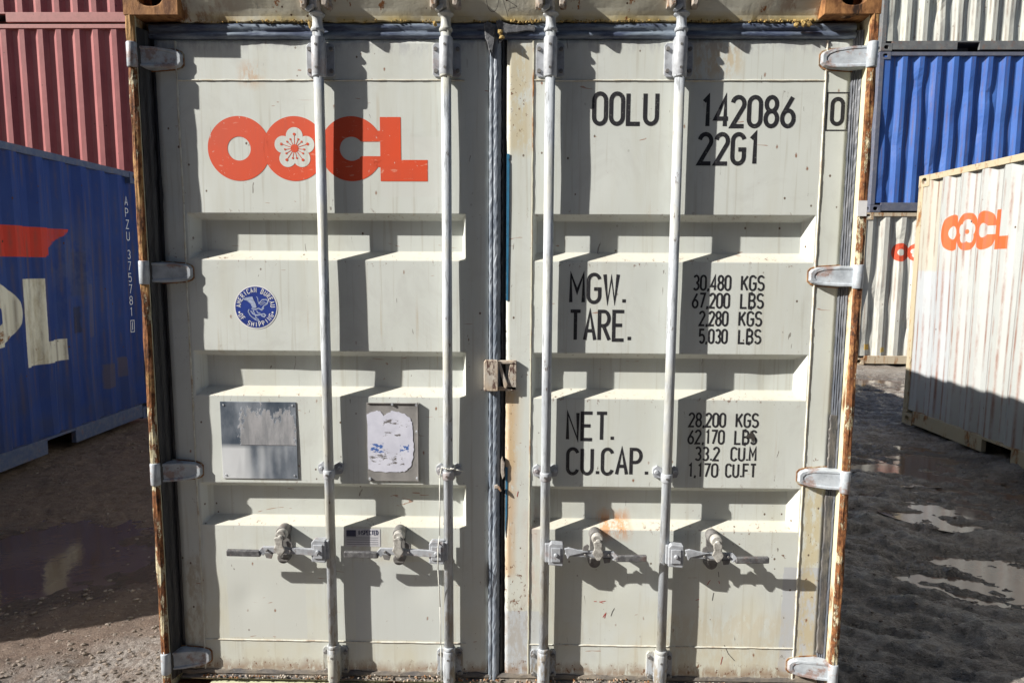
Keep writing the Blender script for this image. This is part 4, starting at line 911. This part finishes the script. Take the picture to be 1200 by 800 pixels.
# ---- hinges
HZc = [2.350, 1.640, .935, .227]
for sx in (-1, 1):
    for k, zc in enumerate(HZc):
        bm = nb(); y0 = -.030
        X = lambda v: sx*v
        # blade as stacked outlines: base foot, body, recessed centre
        def outl(hw, tipx, taper, inset=0):
            return [(X(1.198-inset), zc+hw-inset), (X(1.150), zc+hw-inset), (X(tipx+.028+inset), zc+taper-inset), (X(tipx+.008+inset), zc+taper-.007-inset), (X(tipx+inset), zc+taper-.016-inset), (X(tipx+inset), zc-taper+.016+inset), (X(tipx+.008+inset), zc-taper+.007+inset), (X(tipx+.028+inset), zc-taper+inset), (X(1.150), zc-hw+inset), (X(1.198-inset), zc-hw+inset)]
        A = outl(.036, 1.060, .031); B = outl(.0345, 1.061, .030, .002); Cc = outl(.029, 1.071, .025, .004); 
        ys = lambda out, yt, yr: [yt+(yr-yt)*max(0, min(1, (abs(x)-1.08)/.10)) for x, z in out]
        L0 = [bm.verts.new((x, .001 if abs(x) < 1.16 else -.012, z)) for x, z in A]
        L1 = [bm.verts.new((x, y, z)) for (x, z), y in zip(B, ys(B, -.017, -.044))]
        L2 = [bm.verts.new((x, y, z)) for (x, z), y in zip(Cc, ys(Cc, -.017, -.044))]
        L3 = [bm.verts.new((x, y, z)) for (x, z), y in zip(outl(.028, 1.073, .024, .004), ys(Cc, -.0145, -.0415))]
        for P_, Q_ in ((L0, L1), (L1, L2), (L2, L3)):
            for i in range(10): bm.faces.new((P_[i], P_[(i+1) % 10], Q_[(i+1) % 10], Q_[i]))
        bm.faces.new(L3); bm.faces.new(L0[::-1])
        hg = obj('hinge', bm, M_hinge, T, .0012)
        bm = nb(); lathe(bm, X(1.2035), -.052, [(.0150, zc-.040), (.0168, zc-.037), (.0168, zc+.037), (.0150, zc+.040)], 20); tube(bm, (X(1.2035), -.052, zc-.047), (X(1.2035), -.052, zc+.047), .0095, n=12); obj('hinge_pin', bm, M_hinge, hg)
        bm = nb(); o = outl(.0395, 1.0565, .0345); prism(bm, o, -.0022, .0004); obj('rust_bleed', bm, rust_paint('rust_bleed_round_hinge', (.42, .38, .28), .55, 22, (1, 1, 1)), hg)
# small white paper flag stuck on the right post
bm = nb(); prism(bm, [(1.181, 1.838), (1.211, 1.838), (1.211, 1.888), (1.181, 1.888)], -.0665, -.0635); obj('post_sticker', bm, M_white, T)
# split, peeling seal at the right post low down
bm = nb(); rr = random.Random(21)
for z0, z1 in ((.97, 1.16), (.28, .87)):
    n = 24; pl = []
    for k in range(n+1):
        z = z0+(z1-z0)*k/n; pl.append((1.1725+rr.uniform(-.0022, .0022), z))
    ribbon_solid(bm, pl, .024, -.012, -.002)
obj('peeling_gasket', bm, rubber('cracked_dark_rubber', (.05, .052, .058), (.22, .20, .18), .8, 40, (1, 1, .3), .7), T, .002)

# ---- locking bars
RODX = [-.595, -.173, .170, .594]; RY_ = -.0315
for ri, rx0 in enumerate(RODX):
    bm = nb(); tube(bm, (rx0, RY_, .13), (rx0, RY_, 2.44), .0168, n=28)
    lathe(bm, rx0, RY_, [(.0195, 2.285), (.0215, 2.289), (.0215, 2.297), (.0195, 2.301)]); lathe(bm, rx0, RY_, [(.0195, .283), (.0215, .287), (.0215, .295), (.0195, .299)])
    bar = obj('locking_bar', bm, M_rod, T)
    # cam head at the top, in its keeper
    bm = nb(); lathe(bm, rx0, RY_, [(.0205, 2.428), (.0225, 2.436), (.017, 2.445), (.016, 2.468), (.0175, 2.474), (.026, 2.480), (.026, 2.484), (.014, 2.492), (.012, 2.545)]); box(bm, rx0-.020, rx0+.006, RY_-.020, RY_+.010, 2.498, 2.535); prism(bm, [(rx0-.032, 2.488), (rx0-.020, 2.484), (rx0-.006, 2.492), (rx0-.004, 2.506), (rx0-.022, 2.500)], RY_-.030, RY_-.010); obj('cam', bm, M_rod, bar, .0015)
    bm = nb()
    for s in (-1, 1):
        prism(bm, [(rx0+s*.026, 2.500), (rx0+s*.040, 2.496), (rx0+s*.046, 2.515), (rx0+s*.044, 2.575), (rx0+s*.026, 2.578)], -.070, -.040)
        box(bm, *sorted((rx0+s*.030, rx0+s*.050)), -.045, -.012, 2.500, 2.575)
    box(bm, rx0-.045, rx0+.045, -.066, -.040, 2.548, 2.572); obj('cam_keeper', bm, M_rusty, T, .003)
    bm = nb(); lathe(bm, rx0, RY_, [(.018, .10), (.018, .155)]); box(bm, rx0-.03, rx0+.012, RY_-.020, RY_+.012, .085, .125); obj('cam', bm, M_rod, bar, .0015)
    bm = nb()
    for s in (-1, 1): box(bm, *sorted((rx0+s*.036, rx0+s*.050)), -.070, -.044, .050, .130)
    obj('cam_keeper', bm, M_rusty, T, .003)
    for z0, z1, nm in ((2.290, 2.412, 'bearing_bracket'), (.160, .284, 'bearing_bracket')):
        zc = (z0+z1)/2; bm = nb()
        prism(bm, [(rx0-.047, z0+.012), (rx0-.039, z0+.003), (rx0+.039, z0+.003), (rx0+.047, z0+.012), (rx0+.047, z1-.020), (rx0+.039, z1-.010), (rx0-.039, z1-.010), (rx0-.047, z1-.020)], -.0075, .0005)
        box(bm, rx0-.021, rx0+.021, RY_, -.004, z0+.004, z1-.004)
        lathe(bm, rx0, RY_, [(.0205, z0), (.0222, z0+.004), (.0222, z1-.006), (.0205, z1)], 28)
        br = obj(nm, bm, M_gal if z0 > 1 else M_rod, bar, .0015)
        for s in (-1, 1):
            for zz in (z0+.022, z1-.030): bm = nb(); tube(bm, (rx0+s*.0365, -.006, zz), (rx0+s*.0365, -.0145, zz), .0078, .0062, 12); obj('bolt', bm, M_bolt, bar)
        for zz in (z0+.022, z1-.028): bm = nb(); tube(bm, (rx0-.002, RY_-.0215, zz), (rx0-.002, RY_-.0232, zz), .0042, n=10); obj('bolt', bm, M_bolt, bar)
    # middle guide
    bm = nb(); lathe(bm, rx0, RY_, [(.0185, .920), (.0205, .924), (.0205, .948), (.0185, .952)], 24)
    for s in (-1, 1): prism(bm, [(rx0+s*.012, .926), (rx0+s*.040, .930), (rx0+s*.046, .944), (rx0+s*.044, .962), (rx0+s*.030, .972), (rx0+s*.012, .962)], -.012, .0005); 
    for s in (-1, 1): tube(bm, (rx0+s*.033, -.011, .950), (rx0+s*.033, -.019, .950), .009, .0065, 12)
    obj('rod_guide', bm, M_gal, bar, .0015)
    tube(bm := nb(), (rx0-.003, RY_-.0200, .937), (rx0-.003, RY_-.0222, .937), .004, n=10); obj('bolt', bm, M_bolt, bar)

# ---- handles and their catches
def handle(rx0, dirn, clamp, tip, hub, bar):
    """dirn -1: handle reaches left of its bar, +1: right"""
    zc = .664; s = dirn
    c0, c1 = clamp; bm = nb()
    prism(bm, [(c0, .626), (c1, .622), (c1+.002, .660), (c1, .702), (c0+.010*(1 if s < 0 else 1), .706), (c0, .696)], -.066, -.036)
    prism(bm, [(c0+.008, .638), (c1-.008, .638), (c1-.008, .690), (c0+.008, .690)], -.0705, -.066)
    tube(bm, ((c0+c1)/2, -.068, .665), ((c0+c1)/2, -.077, .665), .008, .006, 14)
    x0, x1 = sorted((rx0, (c0+c1)/2)); box(bm, x0, x1, -.058, -.022, .632, .700)
    obj('handle_hub', bm, M_gal, bar, .003)
    # bar
    if s < 0:
        pts = [((c0+c1)/2, .662), (hub+.06, .666), (hub, .668), (hub-.055, .668), (tip+.115, .656), (tip+.012, .657)]
    else:
        pts = [(c1+.010, .679), (c1+.030, .672), (hub, .668), (hub+.055, .668), (hub+.075, .655), (tip-.012, .657)]
    yy0 = [-.072, -.070, -.068, -.068, -.072, -.072]; yy1 = [y+.010 for y in yy0]
    bm = nb(); ribbon_solid(bm, pts[:4]+[((pts[3][0]*.35+pts[4][0]*.65), pts[4][1])], .024, yy0[:5], yy1[:5])
    if s > 0: prism(bm, [(c1+.004, .690), (c1+.020, .694), (c1+.060, .684), (c1+.090, .680), (c1+.024, .664), (c1+.016, .652)], -.074, -.066)
    hn = obj('handle', bm, M_gal, bar, .002)
    for xx in (hub+s*.042, hub-s*.040): bm = nb(); tube(bm, (xx, -.066, .668), (xx, -.0755, .668), .0052, .0038, 10); obj('bolt', bm, M_bolt, bar)
    bm = nb(); prism(bm, [(hub-s*.050, .679), (hub-s*.030, .682), (hub-s*.026, .700), (hub-s*.034, .706), (hub-s*.046, .698)], -.071, -.066); obj('seal_tab', bm, M_bolt, bar, .001); bm = nb(); prism(bm, [(hub+s*.022, .656), (hub+s*.052, .656), (hub+s*.047, .640), (hub+s*.028, .637)], -.070, -.064); obj('seal_tab', bm, M_bolt, bar, .001)
    bm = nb(); ribbon_solid(bm, [((pts[3][0]*.3+pts[4][0]*.7), pts[4][1]+.001), pts[4], (pts[5][0]+s*.006, pts[5][1]), (pts[5][0]+s*.012, pts[5][1])], .023, -.0745, -.0595); obj('handle_grip', bm, M_grip, bar, .004, 3)
    # catch: base plate, pivot boss, swinging latch, lower cup
    bm = nb(); tube(bm, (hub, .0, .720), (hub, -.040, .720), .0225, .021, 24); prism(bm, [(hub-.017, .640), (hub+.017, .640), (hub+.019, .722), (hub-.019, .722)], -.008, .0005)
    tube(bm, (hub-.002, .0, .622), (hub-.002, -.030, .622), .023, .021, 24); box(bm, hub-.016, hub+.016, -.036, -.004, .625, .655)
    ct = obj('handle_catch', bm, M_bolt, bar, .002)
    bm = nb(); tube(bm, (hub+.004, -.040, .718), (hub+.004, -.064, .718), .021, .019, 22); tube(bm, (hub+.006, -.064, .714), (hub+.006, -.071, .714), .011, .009, 14)
    prism(bm, [(hub-.013, .716), (hub-.009, .694), (hub-.016, .676), (hub+.002, .650), (hub+.012, .651), (hub+.026, .674), (hub+.018, .692), (hub+.019, .712), (hub+.010, .721), (hub-.006, .721)], -.081, -.074)
    box(bm, hub-.008, hub+.012, -.075, -.060, .690, .715)
    obj('swing_latch', bm, metal_paint('worn_latch_steel', (.42, .41, .38), (.13, .12, .11), .45, .95, 55, .12, (1, 1, 1)), bar, .003)
bars = [o for o in T.children if o.name.startswith('locking_bar')]
bars.sort(key=lambda o: o.data.vertices[0].co.x)
handle(RODX[0], -1, (-.655, -.606), -.955, -.768, bars[0])
handle(RODX[1], -1, (-.238, -.186), -.538, -.350, bars[1])
handle(RODX[2], 1, (.183, .233), .525, .350, bars[2])
handle(RODX[3], 1, (.602, .653), .950, .765, bars[3])

# ---- welded lock box over the meeting edge
bm = nb(); lz0, lz1 = 1.236, 1.345
prism(bm, [(-.048, lz0+.004), (-.044, lz0), (.002, lz0), (.002, lz1-.004), (-.002, lz1), (-.042, lz1), (-.048, lz1-.006)], -.027, -.006)
box(bm, .002, .066, -.014, -.009, lz0, lz0+.016); prism(bm, [(.030, lz0+.006), (.066, lz0), (.066, lz1-.004), (.044, lz1-.012), (.040, lz1-.03), (.034, lz0+.05)], -.014, -.0015)
prism(bm, [(.0, lz1-.006), (.006, lz1-.002), (.036, lz0+.024), (.030, lz0+.008), (.022, lz0+.012)], -.020, -.0145); box(bm, .002, .066, -.016, -.0015, lz1-.014, lz1-.002)
def lockm():
    s = NT('scuffed_lock_box_paint'); c = s.mix(s.ramp(s.noise(14, 5, .7), .4, .62), (.42, .33, .24), (.46, .43, .38)); c = s.mix(s.ramp(s.noise(30, 6, .75, (1, 1, .35), (2, 2, 2)), .53, .57), c, (.09, .05, .04)); s.bump(s.noise(40, 4, .6), .003, .6); return s.fin(c, .55)
obj('lock_box', bm, lockm(), T, .003)
# rusty lug low on the meeting edge and bits
bm = nb(); prism(bm, [(.012, .985), (.017, 1.0), (.021, .985), (.0265, .975), (.024, .95), (.0265, .93), (.018, .915), (.012, .94)], -.010, .0); prism(bm, [(-.012, .895), (.0, .900), (.010, .890), (.016, .876), (.012, .872), (.002, .884), (-.010, .884)], -.018, -.012); obj('rusty_lug', bm, M_rusty, T, .002)

# ---- string tied to the second bar
bm = nb(); rx0 = RODX[1]
lp = [(rx0+.0235*math.cos(t), RY_+.0235*math.sin(t), .966+.003*math.sin(2*t)) for t in [2*math.pi*k/20 for k in range(21)]]; path(bm, lp, .0022)
path(bm, [(rx0+.010, RY_-.022, .968), (rx0+.030, RY_-.018, .962), (rx0+.052, RY_-.004, .952)], .002)
path(bm, [(rx0-.022, RY_-.008, .966), (rx0-.028, RY_-.012, .93), (rx0-.030, -.046, .72), (rx0-.031, -.082, .69), (rx0-.032, -.078, .61), (rx0-.031, -.035, .45), (rx0-.030, -.030, .30), (rx0-.029, -.030, .16)], .0019)
tag(obj('string', bm, M_string), 'thin white string tied round a locking bar and hanging down beside it', 'string')

# ---- cable scrap in front of the gap and pencilled scribble on the header
bm = nb(); yh = lambda x, z: -.015-(z-2.484)*.45-.001
def scr(pts): ribbon(bm, pts, .0016, lambda x, z: np.interp(z, [2.47, 2.484, 2.505, 2.53, 2.56, 2.59], [-.012, -.015, -.024, -.036, -.048, -.050])-.0022)
scr(arc(-.02, 2.53, .020, .036, 60, 420, 24)); scr([(.002, 2.56), (.02, 2.51), (.03, 2.48)]); scr([(.055, 2.565), (.03, 2.545), (.028, 2.525), (.06, 2.508), (.035, 2.502), (.03, 2.495)])
obj('pencil_scribble', bm, plain('pencil', (.14, .13, .12), .7), T, fixn=False)
